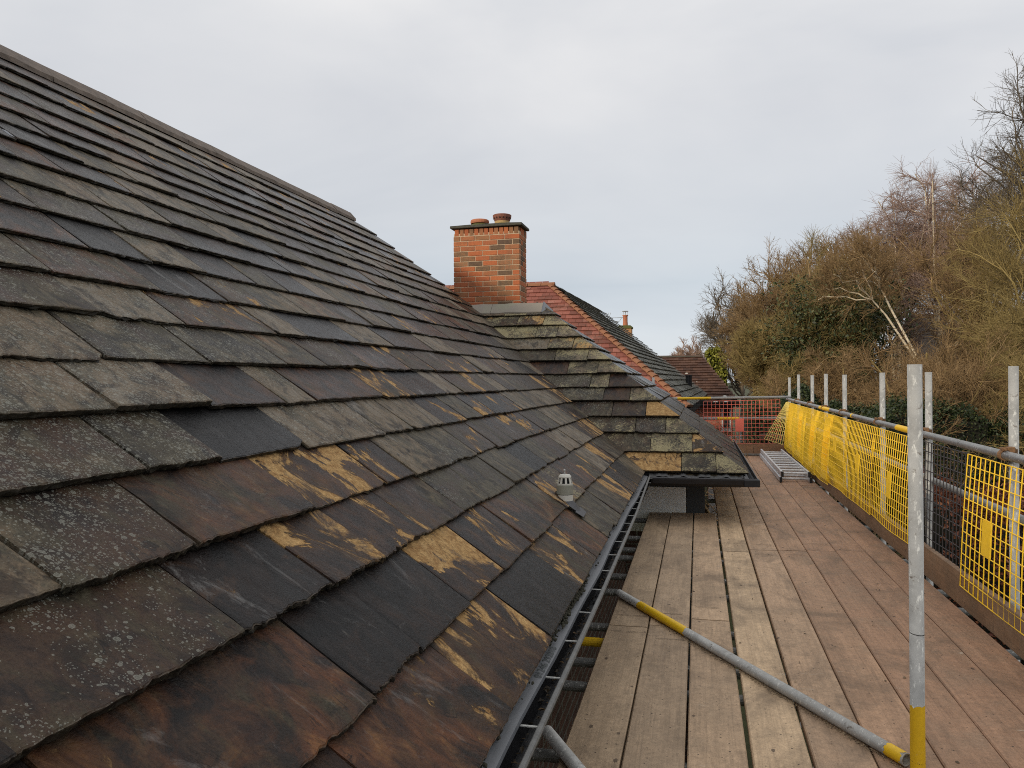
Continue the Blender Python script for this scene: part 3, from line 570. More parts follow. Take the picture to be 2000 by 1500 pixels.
# moss and dirt crumbs along the eaves edge
VV = []; FF = []; o = 0
for i in range(520):
    yy = random.choice([random.gauss(3.2, .2), random.gauss(3.2, .25), random.uniform(.6, 7.4)]); r = random.uniform(.002, .0075)*(1.25 if yy < 3.8 else .8)
    c = Vector(sl('main', yy, random.uniform(-.015, .012), .0)) + Vector((random.uniform(-.002, .016), 0, random.uniform(.0, .012)))
    bm = bmesh.new(); bmesh.ops.create_icosphere(bm, subdivisions=1, radius=r)
    V = [tuple(c + v.co*random.uniform(.6, 1.3)) for v in bm.verts]; bm.verts.index_update(); FF += [tuple(v.index+o for v in f.verts) for f in bm.faces]; VV += V; o += len(V); bm.free()
put('eaves_moss', VV, FF, simple('dark_moss_dirt', (0.045, 0.042, 0.028), .95, 0, .5, 60), gutter, kind='stuff')

VV = []; FF = []; o = 0
for i in range(700):
    yy = random.uniform(.8, 7.6); x = random.gauss(-.494, .010); z_ = -1.052+random.uniform(0, .008)*(1+math.sin(yy*3)); sz = random.choice([.003, .004, .006, .012])
    a = random.uniform(0, 6.28); c, q = math.cos(a)*sz, math.sin(a)*sz; tl = random.uniform(-.5, .5)*sz
    VV += [(x+c, yy+q, z_+tl), (x-q*.6, yy+c*.6, z_+sz*.4), (x-c, yy-q, z_-tl), (x+q*.6, yy-c*.6, z_+sz*.2)]; FF.append((o, o+1, o+2, o+3)); o += 4
put('gutter_silt', VV, FF, leaf_material('gutter_litter', [(0, (.02, .016, .010)), (.6, (.06, .042, .022)), (1, (.20, .12, .05))]), gutter, kind='stuff')

# wing gutter: half-round black, along the front and the right side
def sweep(b, prof, path_fn, n):
    pass
g2 = MB(); pr = [(.02, 0.02), (.012, -.035), (-.015, -.065), (-.06, -.070), (-.095, -.045), (-.105, -.005), (-.105, .008), (-.097, .008), (-.096, -.004)]   # (in/out, z): negative is outwards
cz = EZ - .035; n = len(pr)
V = []
for (cx, cy, dx, dy) in ((EX+.09, ET-.01, 0, 1), (HX, ET-.01, 1, 1), (HX, BACK, 1, 0)):
    for a, z in pr:
        V.append((cx - (a*dx if dx else 0), cy + (a*dy if dy else 0), cz+z))
g2.add(V, [(r*n+i, (r+1)*n+i, (r+1)*n+i+1, r*n+i+1) for r in range(2) for i in range(n-1)] + [tuple(range(0, n-2))])
wg = g2.put('gutter', M_black_pl, house)
b = MB(); b.box(HX-.03, HX+.118, ET-.122, ET-.02, cz-.062, cz+.006, .006); b.put('gutter_corner', M_black_pl, wg)
b = MB(); b.tube((EX+.07, ET-.11, cz+.01), (HX+.1, ET-.11, cz+.01), .006, 8); b.put('gutter_bead', simple('grey_bead', (.07, .07, .075), .5), wg)
# crinkled lead / underlay edge between wing slates and gutter
V = []; nx = 60
for i in range(nx):
    x = EX+.05 + (HX-EX-.08)*i/(nx-1); w_ = .010*math.sin(x*31)+.006*math.sin(x*77)
    V += [(x, ET+.05, EZ+.012), (x, ET-.02+w_*.4, EZ-.006+w_), (x, ET-.055+w_*.5, EZ-.022+w_*.7)]
put('lead_apron', V, [(i*3+q, i*3+3+q, i*3+4+q, i*3+1+q) for i in range(nx-1) for q in range(2)], simple('grey_apron', (.10, .10, .10), .7, 0, .4, 40), wg)
# under-eave slates of the wing, ragged
for i in range(3):
    x0 = -.42+i*.28+random.uniform(-.02, .02); make = MB(); nseg = 10
    V = []
    for q in range(nseg+1):
        x = x0+.27*q/nseg; j = random.uniform(-.008, .006); V += [(x, ET+.06, EZ+.010), (x, ET-.012+j, EZ-.002), (x, ET-.010+j, EZ-.014+random.uniform(-.003, .003))]
    n_ = len(V)
    put('undercloak_slate', V, [(q*3+r, q*3+3+r, q*3+4+r, q*3+1+r) for q in range(nseg) for r in range(2)], M_slate, wg, attrs={'luv': ('FLOAT_VECTOR', np.array(V)), 'sp': ('FLOAT_VECTOR', np.tile((.55, .1, .2), (n_, 1))), 'sq': ('FLOAT_VECTOR', np.tile((0, 0, .5), (n_, 1)))})
# fascia, soffit, walls
b = MB(); b.box(EX+.07, HX-.05, ET+.015, ET+.04, cz-.085, cz+.02); b.box(HX-.075, HX-.05, ET+.04, BACK, cz-.085, cz+.02); b.put('fascia', simple('black_fascia', (.028, .028, .03), .6, 0, .2, 8), house)
b = MB(); b.box(EX-.25, HX-.076, ET+.041, ET+.57, cz-.08, cz-.065); b.box(-.05, HX-.076, ET+.57, BACK-.1, cz-.08, cz-.065); b.put('soffit', simple('dark_soffit', (.03, .03, .03), .7), house)
b = MB(); b.box(-.79, -.775, -6, 8.36, GZ, -1.1); b.box(-7.9, -.79, -6, 12.3, GZ, -1.1); b.box(-.774, .06, 8.42, 12.3, GZ, cz-.18); b.put('wall', M_wall, house)
b = MB(); b.box(-.60, -.535, -2, 8.3, -1.16, -.96); b.put('fascia', simple('black_board', (.02, .02, .02), .6), house)
b = MB(); b.box(-.774, -.132, 8.325, 8.418, -1.62, -1.135, .004); b.put('white_panel', M_white_pan, house)
b = MB(); b.box(-.128, .062, 8.335, 8.419, GZ, -1.05, .004); b.put('corner_pier', M_dark_wall, house)
b = MB(); b.box(-.774, -.13, 8.335, 8.40, -1.133, -1.05); b.put('head_trim', M_dark_wall, house)

# chimney on the wing ridge, brick by brick
CX0, CX1, CY0, CY1 = -3.50, -2.495, 10.86, 11.30
b = MB(); b.box(CX0+.006, CX1-.006, CY0+.006, CY1-.006, 0.2, 2.19); chim = b.put('chimney', M_mortar, house)
def brick_mesh(lx, ly, lz):
    bm = MB(); bm.box(-lx/2, lx/2, -ly/2, ly/2, -lz/2, lz/2, .004); return fast_mesh('brick', np.array(bm.v), bm.f, M_brick)
ST, HF, SOL, SD = brick_mesh(.215, .10, .065), brick_mesh(.100, .10, .065), brick_mesh(.064, .09, .102), brick_mesh(.10, .215, .065)
SSOL = brick_mesh(.09, .064, .102)
def brick(me, x, y, z): return link(bpy.data.objects.new('brick', me), chim, (x+random.uniform(-.0015, .0015), y+random.uniform(-.002, .002), z))
z = 0.58; row = 0
while z < 2.11:
    xs = []
    x = CX0
    if row % 2 == 0:
        brick(HF, x+.05, CY0+.05, z+.0325); x += .110
    for i in range(4): brick(ST, x+.1075, CY0+.05, z+.0325); x += .225
    if row % 2 == 1: brick(HF, x+.05, CY0+.05, z+.0325)
    ys_ = [(.11, 'S'), ] if False else None
    off = .102 if row % 2 == 0 else .0
    yy = CY0 + (.104 if row % 2 == 0 else .104)
    if row % 2 == 0: brick(SD, CX1-.05, yy+.1075, z+.0325); brick(HF, CX1-.05, yy+.285, z+.0325)
    else: brick(HF, CX1-.05, yy+.055, z+.0325); brick(SD, CX1-.05, yy+.22, z+.0325)
    z += .075; row += 1
for i in range(13): brick(SOL, CX0+.05+i*.0755, CY0+.048, z+.051)
for i in range(5): brick(SSOL, CX1-.048, CY0+.145+i*.0755, z+.051)
ztop = z+.110
b = MB(); b.box(CX0-.042, CX1+.042, CY0-.042, CY1+.042, ztop, ztop+.035, .006)
b.add([(CX0-.04, CY0-.04, ztop+.036), (CX1+.04, CY0-.04, ztop+.036), (CX1+.04, CY1+.04, ztop+.036), (CX0-.04, CY1+.04, ztop+.036), (CX0+.2, CY0+.15, ztop+.085), (CX1-.2, CY0+.15, ztop+.085), (CX1-.2, CY1-.15, ztop+.085), (CX0+.2, CY1-.15, ztop+.085)],
      [(0, 1, 5, 4), (1, 2, 6, 5), (2, 3, 7, 6), (3, 0, 4, 7), (4, 5, 6, 7)])
b.put('chimney_cap', M_cap, chim)
py = (CY0+CY1)/2
b = MB(); b.lathe([(.105, .02), (.105, .105), (.09, .105), (.09, .02)], (CX0+.345, py, ztop), 22); b.put('chimney_pot', M_buff, chim)
b = MB(); b.lathe([(.10, .105), (.135, .10), (.140, .122), (.137, .146), (.125, .156), (.09, .153), (.09, .095)], (CX0+.345, py, ztop), 22); b.put('pot_rim', M_terra, chim)
b = MB(); b.lathe([(.19, .035), (.16, .07), (.105, .095), (.10, .06)], (CX0+.345, py, ztop), 18); b.put('moss_mound', M_moss, chim)
b = MB(); b.lathe([(.112, .05), (.112, .13), (.09, .13)], (CX1-.315, py, ztop), 22); b.put('chimney_pot', M_buff, chim)
b = MB(); b.lathe([(.112, .115), (.118, .128), (.135, .168), (.140, .204), (.128, .213), (.10, .208), (.10, .13)], (CX1-.315, py, ztop), 22); cowl = b.put('pot_cowl', M_terra_dk, chim)
for i in range(16):
    a = 2*math.pi*i/16; c = Vector((CX1-.315+.131*math.cos(a), py+.131*math.sin(a), ztop+.158)); rd = Vector((math.cos(a), math.sin(a), -.35)); tg = Vector((-math.sin(a), math.cos(a), 0)); up = rd.cross(tg).normalized()
    b = MB(); b.add([c+up*.016+rd*.004, c-tg*.012-up*.012+rd*.004, c+tg*.012-up*.012+rd*.004], [(0, 1, 2)]); b.put('vent_hole', M_black, cowl)
b = MB(); b.lathe([(.15, .05), (.13, .075), (.113, .08)], (CX1-.315, py, ztop), 18); b.put('moss_mound', M_moss, chim)

# soil vent pipe through the slates
vx, vy, vz = -.775, 4.52, -.785
vent = thing('vent_pipe', (vx, vy, vz), 'short grey vent pipe with a slotted pale cap on the slates', 'vent pipe')
b = MB(); b.lathe([(.0, -.06), (.046, -.06), (.046, .09), (.047, .092)], (vx, vy, vz), 26); b.put('pipe', M_pvc, vent)
b = MB(); b.lathe([(.0465, .062), (.0475, .064), (.0475, .108), (.0465, .11)], (vx, vy, vz), 26); b.put('label_band', M_pvc_lt, vent)
b = MB(); b.lathe([(.046, .112), (.050, .114), (.050, .165), (.047, .172)], (vx, vy, vz), 26); b.put('collar', M_pvc, vent)
b = MB(); b.lathe([(.047, .170), (.046, .178)], (vx, vy, vz), 26)
for i in range(9):
    a0 = 2*math.pi*i/9; a1 = a0+2*math.pi/9*.42
    V = []
    for r, z_ in ((.0465, .176), (.038, .212)):
        for a in (a0, a1):
            for rr in (r, r-.006): V.append((vx+rr*math.cos(a), vy+rr*math.sin(a), vz+z_))
    b.add(V, [(0, 2, 6, 4), (1, 5, 7, 3), (0, 4, 5, 1), (2, 3, 7, 6)])
b.lathe([(.0385, .211), (.038, .218), (.030, .228), (.012, .231), (0, .231)], (vx, vy, vz), 26); b.put('slotted_cap', M_pvc_lt, vent)
b = MB(); b.lathe([(.0, .16), (.032, .165), (.030, .215), (0, .218)], (vx, vy, vz), 14); b.put('dark_core', M_black, vent)
b = MB(); b.tube((vx, vy, vz+.231), (vx-.002, vy, vz+.252), .004, 8); b.lathe([(0, .247), (.007, .250), (.007, .257), (0, .262)], (vx-.002, vy, vz), 8); b.put('top_screw', M_galv, vent)
b = MB(); ring = []; flat = []
for i in range(24):
    a = 2*math.pi*i/24; ring.append((vx+.0485*math.cos(a), vy+.0485*math.sin(a), vz+.075))
    rr = .085; flat.append(sl('main', vy+rr*math.sin(a), .312-rr*math.cos(a)*1.1, .030+.002*math.sin(3*a)))
b.add(ring+flat, [(i, (i+1) % 24, 24+(i+1) % 24, 24+i) for i in range(24)]); b.put('lead_collar', M_lead_dk, vent, smooth=True)
b = MB(); b.prism([sl('main', vy-.085, .235, .0255), sl('main', vy+.10, .235, .0255), sl('main', vy+.08, .185, .029), sl('main', vy-.075, .18, .029)], (0, 0, .003)); b.put('lead_slate', M_lead_dk, vent)

# ------------------------------------------------------------------ scaffold platform
plat = thing('scaffold_platform', (.5, 7.5, -1.40), 'brown timber scaffold deck beside the gutter with toe boards along its outer sides', 'scaffold platform')
PW = .2275; X0 = -.512
COLS = [(.46, .338, .222), (.475, .345, .228), (.54, .380, .244), (.60, .435, .275), (.56, .380, .244), (.51, .318, .198), (.475, .283, .176), (.465, .276, .173), (.455, .270, .170)]
def plank(x0, x1, y0, y1, ztop, col, name='plank', th_=.038, tilt=0.0):
    bm = MB(); ny = max(2, int((y1-y0)/.5)); V = []; xs = [x0, x0+.005, x1-.005, x1]; sag = wob(0, 3)
    prof = [(x0, -th_), (x0, -.005), (x0+.005, 0), ((x0+x1)/2, -.0012), (x1-.005, 0), (x1, -.005), (x1, -th_)]
    seed = random.uniform(0, 300); LU = []; n = len(prof)
    for i in range(ny+1):
        yy = y0+(y1-y0)*i/ny; dz = float(sag(np.array([i/ny]))[0])*.0015; dx = float(sag(np.array([i/ny+.37]))[0])*.0012
        for x, z_ in prof: V.append((x+dx, yy, ztop+z_+dz)); LU.append((x, yy, seed+z_))
    F = [(i*n+q, i*n+q+1, (i+1)*n+q+1, (i+1)*n+q) for i in range(ny) for q in range(n-1)] + [tuple(range(n)), tuple(range(ny*n+n-1, ny*n-1, -1))]
    V = np.array(V); kk = .90*random.uniform(.90, 1.10); cc = tuple(c*kk for c in col)
    return put(name, V, F, M_wood, plat, org=V.mean(axis=0), attrs={'luv': ('FLOAT_VECTOR', np.array(LU)), 'sp': ('FLOAT_VECTOR', np.tile(cc, (len(V), 1)))})
for i in range(9):
    x0 = X0+i*PW+random.uniform(.001, .004); x1 = X0+(i+1)*PW-random.uniform(.002, .006)
    if i == 3: x0 += .013
    if i == 4: x0 += .006
    if i == 2: x0 += .004
    jit = lambda: random.uniform(-.03, .03)
    if i < 3: cuts = [.2, 4.42+.02*(i == 1)+jit(), 8.27+.02*i]
    elif i == 3: cuts = [.4, 6.52+jit(), 10.1]
    else: cuts = [.4+.1*i, 2.92 if i == 5 else 6.56+.035*(i-3)+jit()*.4, 10.70+jit(), 14.78] if i != 5 else [.4, 6.62, 10.7, 14.78]
    if i == 2: cuts = [.3, 4.62, 8.31]
    for q in range(len(cuts)-1):
        plank(x0, x1, cuts[q]+.005, cuts[q+1]-.005, -1.400+random.uniform(-.002, .003), tuple(c*(0.96 if q == 2 else 1) for c in COLS[i]))
plank(X0+3*PW+.012, X0+4*PW-.004, 10.12, 14.7, -1.402, COLS[4])
plank(X0+1.9, X0+2.1, -.2, 2.0, -1.401, COLS[6])
for i, yy in ((0, 4.30), (0, 4.60), (1, 4.22), (1, 4.68), (2, 4.86), (3, 6.30), (3, 6.82), (4, 6.42), (4, 6.80), (5, 6.46), (6, 6.92), (0, 8.12), (1, 8.16), (2, 8.2), (5, 10.5), (6, 10.9)):
    xa, xb = X0+i*PW+.02+random.uniform(0, .03), X0+(i+1)*PW-.02-random.uniform(0, .04); b = MB(); n = 9; V = []
    for q in range(n): x = xa+(xb-xa)*q/(n-1); j = random.uniform(-.002, .002); V += [(x, yy+j-.0022, -1.3955), (x, yy+j+.0022*random.uniform(.3, 1.2), -1.3955)]
    b.add(V, [(2*q, 2*q+2, 2*q+3, 2*q+1) for q in range(n-1)]); b.put('saw_mark', M_saw, plat)
# toe boards (on edge) and far kerb
def toe(x0, x1, y0, y1, z0, z1, col):
    b = MB(); b.box(x0, x1, y0, y1, z0, z1, .004); V = np.array(b.v); along = (y1-y0) > (x1-x0)
    LU = np.stack([V[:, 2]+.3*V[:, 0 if along else 1], V[:, 1 if along else 0], np.full(len(V), random.uniform(0, 99))], 1)
    put('toe_board', V, b.f, M_wood, plat, org=V.mean(axis=0), attrs={'luv': ('FLOAT_VECTOR', LU), 'sp': ('FLOAT_VECTOR', np.tile(col, (len(V), 1)))})
for y0, y1 in ((.6, 4.0), (4.004, 7.9), (7.904, 11.4), (11.404, 14.9)): toe(1.545, 1.583, y0, y1, -1.395, -1.185, (.25, .155, .095))
toe(-.3, .98, 14.80, 14.838, -1.39, -1.185, (.38, .215, .125)); toe(.985, 1.54, 14.80, 14.838, -1.39, -1.185, (.35, .195, .115))
b = MB(); b.box(.3, 1.3, 14.72, 14.79, -1.397, -1.365, .004); b.put('end_strip', M_galv_dull, plat)
# transoms under the boards
for i, yy in enumerate((2.95, 3.65, 3.97, 4.29, 4.56, 5.33, 5.76, 6.37, 6.68, 7.19, 8.12, 9.6, 11.0, 12.4, 13.9)):
    x0 = -.76 if yy < 8.2 else .1
    if i == 3:
        b = MB(); b.tube((-.66, yy, -1.466), (-.30, yy, -1.466), .0252, 14); b.put('paint_band', M_yel_paint, plat)
    b = MB(); b.tube((x0, yy, -1.4665), (1.70, yy, -1.4665), .02415, 14); b.put('transom', M_galv_dull, plat)
b = MB(); b.tube((-.52, -1, -1.52), (-.52, 8.2, -1.52), .02415, 12); b.tube((1.62, -1, -1.52), (1.62, 15, -1.52), .02415, 12); b.put('ledger', M_galv_dull, plat)

# ------------------------------------------------------------------ scaffold tubes
TR = .02415
def ragged_band(b, p0, p1, r):
    p0, p1 = Vector(p0), Vector(p1); d = (p1-p0).normalized(); a = d.orthogonal().normalized(); c = d.cross(a); n = 22; V = []
    for e, p in ((1, p0), (-1, p1)):
        for i in range(n):
            an = 2*math.pi*i/n; V.append(p + d*e*random.choice([0, .004, .008, .018])*random.random() + r*(math.cos(an)*a+math.sin(an)*c))
    b.add(V, [(i, (i+1) % n, n+(i+1) % n, n+i) for i in range(n)])
def scaffold_tube(name, label, cat, p0, p1, bands=(), group=None, mat=None, marks=()):
    t = thing(name, p0, label, cat, group); p0, p1 = Vector(p0), Vector(p1); d = (p1-p0).normalized()
    b = MB(); b.tube(p0, p1, TR, 26, wall=.0045); o = b.put('tube', mat or M_galv, t)
    o.data.polygons.foreach_set('use_smooth', [len(p.vertices) == 4 for p in o.data.polygons])
    for a, c in bands:
        b = MB(); ragged_band(b, p0+d*a, p0+d*c, TR+.0007); o = b.put('paint_band', M_yel_paint, t); o.data.polygons.foreach_set('use_smooth', [True]*len(o.data.polygons))
    for a in marks:
        b = MB(); n = 26; ax = d.orthogonal().normalized(); cx = d.cross(ax); V = []
        for i in range(n+1):
            an = 2*math.pi*i/n
            for q in (-.0012, .0012): V.append(p0 + d*(a+q+.003*math.sin(an)) + (TR+.0006)*(math.cos(an)*ax+math.sin(an)*cx))
        b.add(V, [(2*i, 2*i+2, 2*i+3, 2*i+1) for i in range(n)]); b.put('score_mark', M_black, t)
    return t
def coupler(parent, rail, post):
    """a band round the rail with its bolt, and a half round the standard"""
    r, p = Vector(rail), Vector(post)
    b = MB(); n = 14; V = []
    for w_ in (-.020, .020):
        for rr in (TR+.001, TR+.0065):
            for i in range(n): a = 2*math.pi*i/n; V.append((r.x+rr*math.cos(a), r.y+w_, r.z+rr*math.sin(a)))
    F = []
    for i in range(n):
        j = (i+1) % n; F += [(n+i, n+j, 3*n+j, 3*n+i), (i, j, n+j, n+i), (2*n+i, 3*n+i, 3*n+j, 2*n+j)]
    b.add(V, F); cp = b.put('coupler', M_rust, parent)
    b = MB(); b.box(r.x+.01, p.x-.006, r.y-.022, r.y+.022, r.z+.012, r.z+.045, .005); b.tube((p.x, p.y, r.z-.022), (p.x, p.y, r.z+.03), TR+.006, 14); b.put('coupler_body', M_rust, cp)
    b = MB(); b.tube((r.x-.012, r.y-.055, r.z+.034), (r.x-.012, r.y+.03, r.z+.034), .0065, 8); b.tube((r.x-.012, r.y-.03, r.z+.034), (r.x-.012, r.y-.012, r.z+.034), .012, 6); b.put('bolt', M_rust, cp)
RAILX = 1.610; RAIL = lambda y: -.423 + (y-4.4)*.0052
posts = [(4.715, .060), (6.297, .043), (7.76, .052), (9.58, .045), (10.9, .065), (12.27, .055), (13.78, .075)]
words = ['outer scaffold post at the right, its foot behind the nearest yellow mesh', 'outer scaffold post just right of the tall near post', 'outer scaffold post over the seam where the near yellow mesh panel starts', 'outer scaffold post third in the row counted from the near end behind the yellow mesh', 'outer scaffold post in the middle of the close set far row', 'outer scaffold post third from the far corner of the guard rail', 'outer scaffold post next to the far corner post']
words[3] = 'outer scaffold post with the wide gap on its near side'
for (y, top), wd in zip(posts, words):
    t = scaffold_tube('scaffold_post', wd, 'scaffold post', (1.664, y, GZ), (1.664+random.uniform(-.01, .01), y, top), group='galvanised posts along the outer guard rail')
    coupler(t, (RAILX, y-.05, RAIL(y)), (1.664, y))
scaffold_tube('scaffold_post', 'slim far corner post where red mesh meets yellow mesh', 'scaffold post', (1.64, 14.95, GZ), (1.64, 14.95, .03), group='galvanised posts along the outer guard rail')
scaffold_tube('scaffold_post', 'far scaffold post rising behind the slate hip in front of red tiles', 'scaffold post', (-.83, 14.95, GZ), (-.83, 14.95, .055), group='galvanised posts along the outer guard rail')
pole = scaffold_tube('scaffold_post', 'tall near grey post with yellow painted foot standing in the deck', 'scaffold post', (.752, 2.985, GZ), (.748, 2.985, .048), bands=[(EYE-1.9, EYE-1.158)], marks=[EYE-1.36, EYE-.905])
# guard rails
scaffold_tube('guard_rail', 'long grey top rail above the yellow mesh with yellow patches', 'guard rail', (RAILX, 1.5, RAIL(1.5)), (RAILX, 15.1, RAIL(15.1)), bands=[(4.75, 5.45), (7.3, 7.38), (8.75, 9.6)], marks=[3.85, 5.9, 10.9])
scaffold_tube('guard_rail', 'grey middle rail seen through the black mesh panel', 'guard rail', (1.714, 1.6, -.79), (1.714, 15.0, -.74))
scaffold_tube('guard_rail', 'far top rail with one long yellow band above the red mesh', 'guard rail', (-1.0, 14.90, -.357), (1.66, 14.90, -.328), bands=[(.62, 1.24)])
scaffold_tube('guard_rail', 'far middle rail with yellow stretch behind the red mesh', 'guard rail', (-1.0, 14.93, -.745), (1.66, 14.93, -.715), bands=[(1.35, 1.75)])
# loose tubes lying across the boards
scaffold_tube('loose_tube', 'loose grey tube lying across the deck with yellow band, reaching the near post', 'scaffold tube', (-.505, 4.985, -1.3745), (.720, 3.012, -1.3745), bands=[(.28, .83), (2.235, 2.318)])
scaffold_tube('loose_tube', 'loose grey tube with rounded end poking over the gutter at the bottom edge', 'scaffold tube', (-.585, 2.955, -1.3745), (.63, .98, -1.3745), bands=[(.35, .85)])
# weathered timber beyond the red mesh
b = MB(); b.box(1.12, 1.9, 15.15, 15.22, -1.16, -1.03, .01); V = np.array(b.v)
put('timber_beam', V, b.f, M_wood, None, attrs={'luv': ('FLOAT_VECTOR', V[:, [2, 0, 1]]), 'sp': ('FLOAT_VECTOR', np.tile((.10, .07, .045), (len(V), 1)))}, label='dark weathered timber beam behind the lower right of the red mesh', cat='timber')

# sawdust and grit swept against the near side of the loose tube, and scraps on the boards
VV = []; FF = []; o = 0
def chip(x, y, z, sz):
    global o
    a = random.uniform(0, 6.28); e = random.uniform(.3, 1); c, q = math.cos(a)*sz, math.sin(a)*sz
    VV.extend([(x+c, y+q, z), (x-q*e, y+c*e, z), (x-c, y-q, z), (x+q*e, y-c*e, z), (x, y, z+sz*.5)]); FF.extend([(o, o+1, o+4), (o+1, o+2, o+4), (o+2, o+3, o+4), (o+3, o, o+4)]); o += 5
ta, tb = Vector((-.505, 4.985, 0)), Vector((.72, 3.012, 0)); td = (tb-ta).normalized(); ts = Vector((-td.y, td.x, 0)); ts = ts if ts.y < 0 else -ts
for i in range(900):
    p = ta.lerp(tb, random.uniform(.12, 1.0)**.7) + ts*(.018+abs(random.gauss(0, .013))); chip(p.x, p.y, -1.3975, random.uniform(.0012, .0045))
for i in range(260): chip(random.uniform(-.45, 1.5), random.uniform(2.6, 12), -1.3975, random.choice([.002, .003, .004, .009])*random.uniform(.6, 1.2))
put('sawdust', VV, FF, leaf_material('sawdust_and_grit', [(0, (.05, .035, .022)), (.5, (.20, .14, .08)), (1, (.46, .34, .20))]), None, org=(.4, 4, -1.4), kind='stuff', label='sawdust and grit along the loose tube and on the boards')

# ------------------------------------------------------------------ brick-guard mesh panels
def wires(polys, r):
    """4-sided tubes along polylines (each an (k,3) array)"""
    VV = []; QQ = []; o = 0
    for p in polys:
        k = len(p); d = np.gradient(p, axis=0); d /= np.linalg.norm(d, axis=1)[:, None]
        ref = np.array([0.94, 0.3, 0.15]); a = np.cross(d, ref); a /= np.linalg.norm(a, axis=1)[:, None]; c = np.cross(d, a)
        ring = np.stack([p+r*a, p+r*c, p-r*a, p-r*c], 1).reshape(-1, 3); VV.append(ring)
        i = np.arange(k-1)[:, None]*4; q = np.arange(4)[None, :]; qn = (q+1) % 4
        QQ.append(np.stack([i+q, i+qn, i+4+qn, i+4+q], -1).reshape(-1, 4)+o); o += 4*k
    return np.concatenate(VV), np.concatenate(QQ)
def mesh_panel(label, fn, nu, nv, mat, r=.0041, plate=None, plate_mat=None, dirty=None, group='mesh guard panels hung on the guard rails'):
    """fn(a,b) -> point, a along 0..1, b 0 (top) .. 1 (bottom)"""
    A = np.linspace(0, 1, 13); B = np.linspace(0, 1, 11)
    polys = [np.array([fn(i/nu, bb) for bb in B]) for i in range(nu+1)] + [np.array([fn(aa, j/nv) for aa in A]) for j in range(nv+1)]
    V, Q = wires(polys, r)
    base = fn(.5, 1.0); t = thing('mesh_panel', base, label, 'mesh panel', group)
    put('netting', V, Q, mat, t)
    if plate:
        a0, a1, b0, b1 = plate; P4 = [Vector(fn(a0, b0)), Vector(fn(a1, b0)), Vector(fn(a1, b1)), Vector(fn(a0, b1))]
        nrm = (P4[1]-P4[0]).cross(P4[3]-P4[0]).normalized(); b = MB(); b.prism([p-nrm*.004 for p in P4], nrm*.008); b.put('name_plate', plate_mat or mat, t)
    return t
def side_panel(y0, y1, lean=.05, sag=.02, ph=0.0, ztop=-.045, h=.80, dx=0.0, skew=0.0, dz=0.0):
    def fn(a, b):
        y = y0+(y1-y0)*a + skew*(b)*(1 if True else 0)
        z = RAIL(y)+ztop+dz - h*b + .006*math.sin(6*a+ph)*b
        x = 1.588 - dx - lean*b - .6*sag*math.sin(math.pi*b)*(1+.4*math.sin(4*a+ph)) - .004*math.sin(7*a+2*ph)*b
        return (x, y, z)
    return fn
M_list = [
 ('nearest yellow mesh panel, cut by the right edge, with a pale yellow plate', side_panel(3.55, 5.17, .045, .012, .4), 22, 12, M_yel, (.72, .80, .42, .66)),
 ('black mesh panel hung right of the tall near post', side_panel(5.15, 6.5, .02, .004, 1.3, dx=-.004), 19, 12, M_blk_net, (.72, .84, .45, .70)),
 ('yellow mesh panel left of the tall near post, its corner hanging lowest', side_panel(6.30, 7.70, .055, .015, 2.1), 20, 12, M_yel, (.46, .56, .42, .68)),
 ('yellow mesh panel overlapping the one beside the near post, second beyond it', side_panel(7.60, 8.95, .06, .03, .2, dx=.004), 19, 12, M_yel, (.4, .5, .38, .62)),
 ('yellow mesh panel with sagging lower edge and folded corner in mid row', side_panel(8.80, 10.20, .06, .018, 1.0, dx=.008), 20, 12, M_yel, (.5, .62, .3, .5)),
 ('yellow mesh panel with sharp hanging edge where the pale far run starts', side_panel(9.85, 11.1, .07, .02, 2.2, dx=.014, h=.84), 18, 12, M_yel, (.1, .45, .05, .95)),
 ('solid looking yellow mesh panel behind the near end of the ladder', side_panel(10.95, 12.2, .07, .03, 3.0, dx=.010, h=.86), 18, 12, M_yel, (.2, .5, .1, .9)),
 ('solid looking yellow mesh panel beside the middle of the ladder', side_panel(12.1, 13.4, .06, .02, .7, dx=.016, h=.85), 18, 12, M_yel, (.3, .62, .05, .9)),
 ('yellow mesh panel at the far corner flaring inwards over the ladder', side_panel(13.3, 14.75, .06, .01, 1.9, dx=.012, h=.84), 20, 12, M_yel, (.35, .7, .05, .8)),
]
for lab, fn, nu, nv, mt, pl in M_list: mesh_panel(lab, fn, nu, nv, mt, plate=pl)
def flare(a, b): return (1.585-.40*b*(.35+.65*a)-.02, 14.3+.5*a-.2*b, -.42 - .72*b+.06*a*b)
mesh_panel('loose end of yellow mesh curling across the far corner', flare, 8, 10, M_yel_dirty)
def red(a, b): return (.10+1.36*a - .0*b, 14.84-.05*b+.012*math.sin(7*a)*b, -.40+.02*a-.79*b)
mesh_panel('red mesh panel with red plate across the far end', red, 19, 11, M_red_net, r=.0042, plate=(.42, .53, .42, .72))
def blk(a, b): return (-.95+1.12*a, 14.86-.02*b, -.405+.012*a-.79*b)
mesh_panel('dark mesh panel left of the red one, half hidden by slates', blk, 15, 11, M_blk_net, r=.0038)

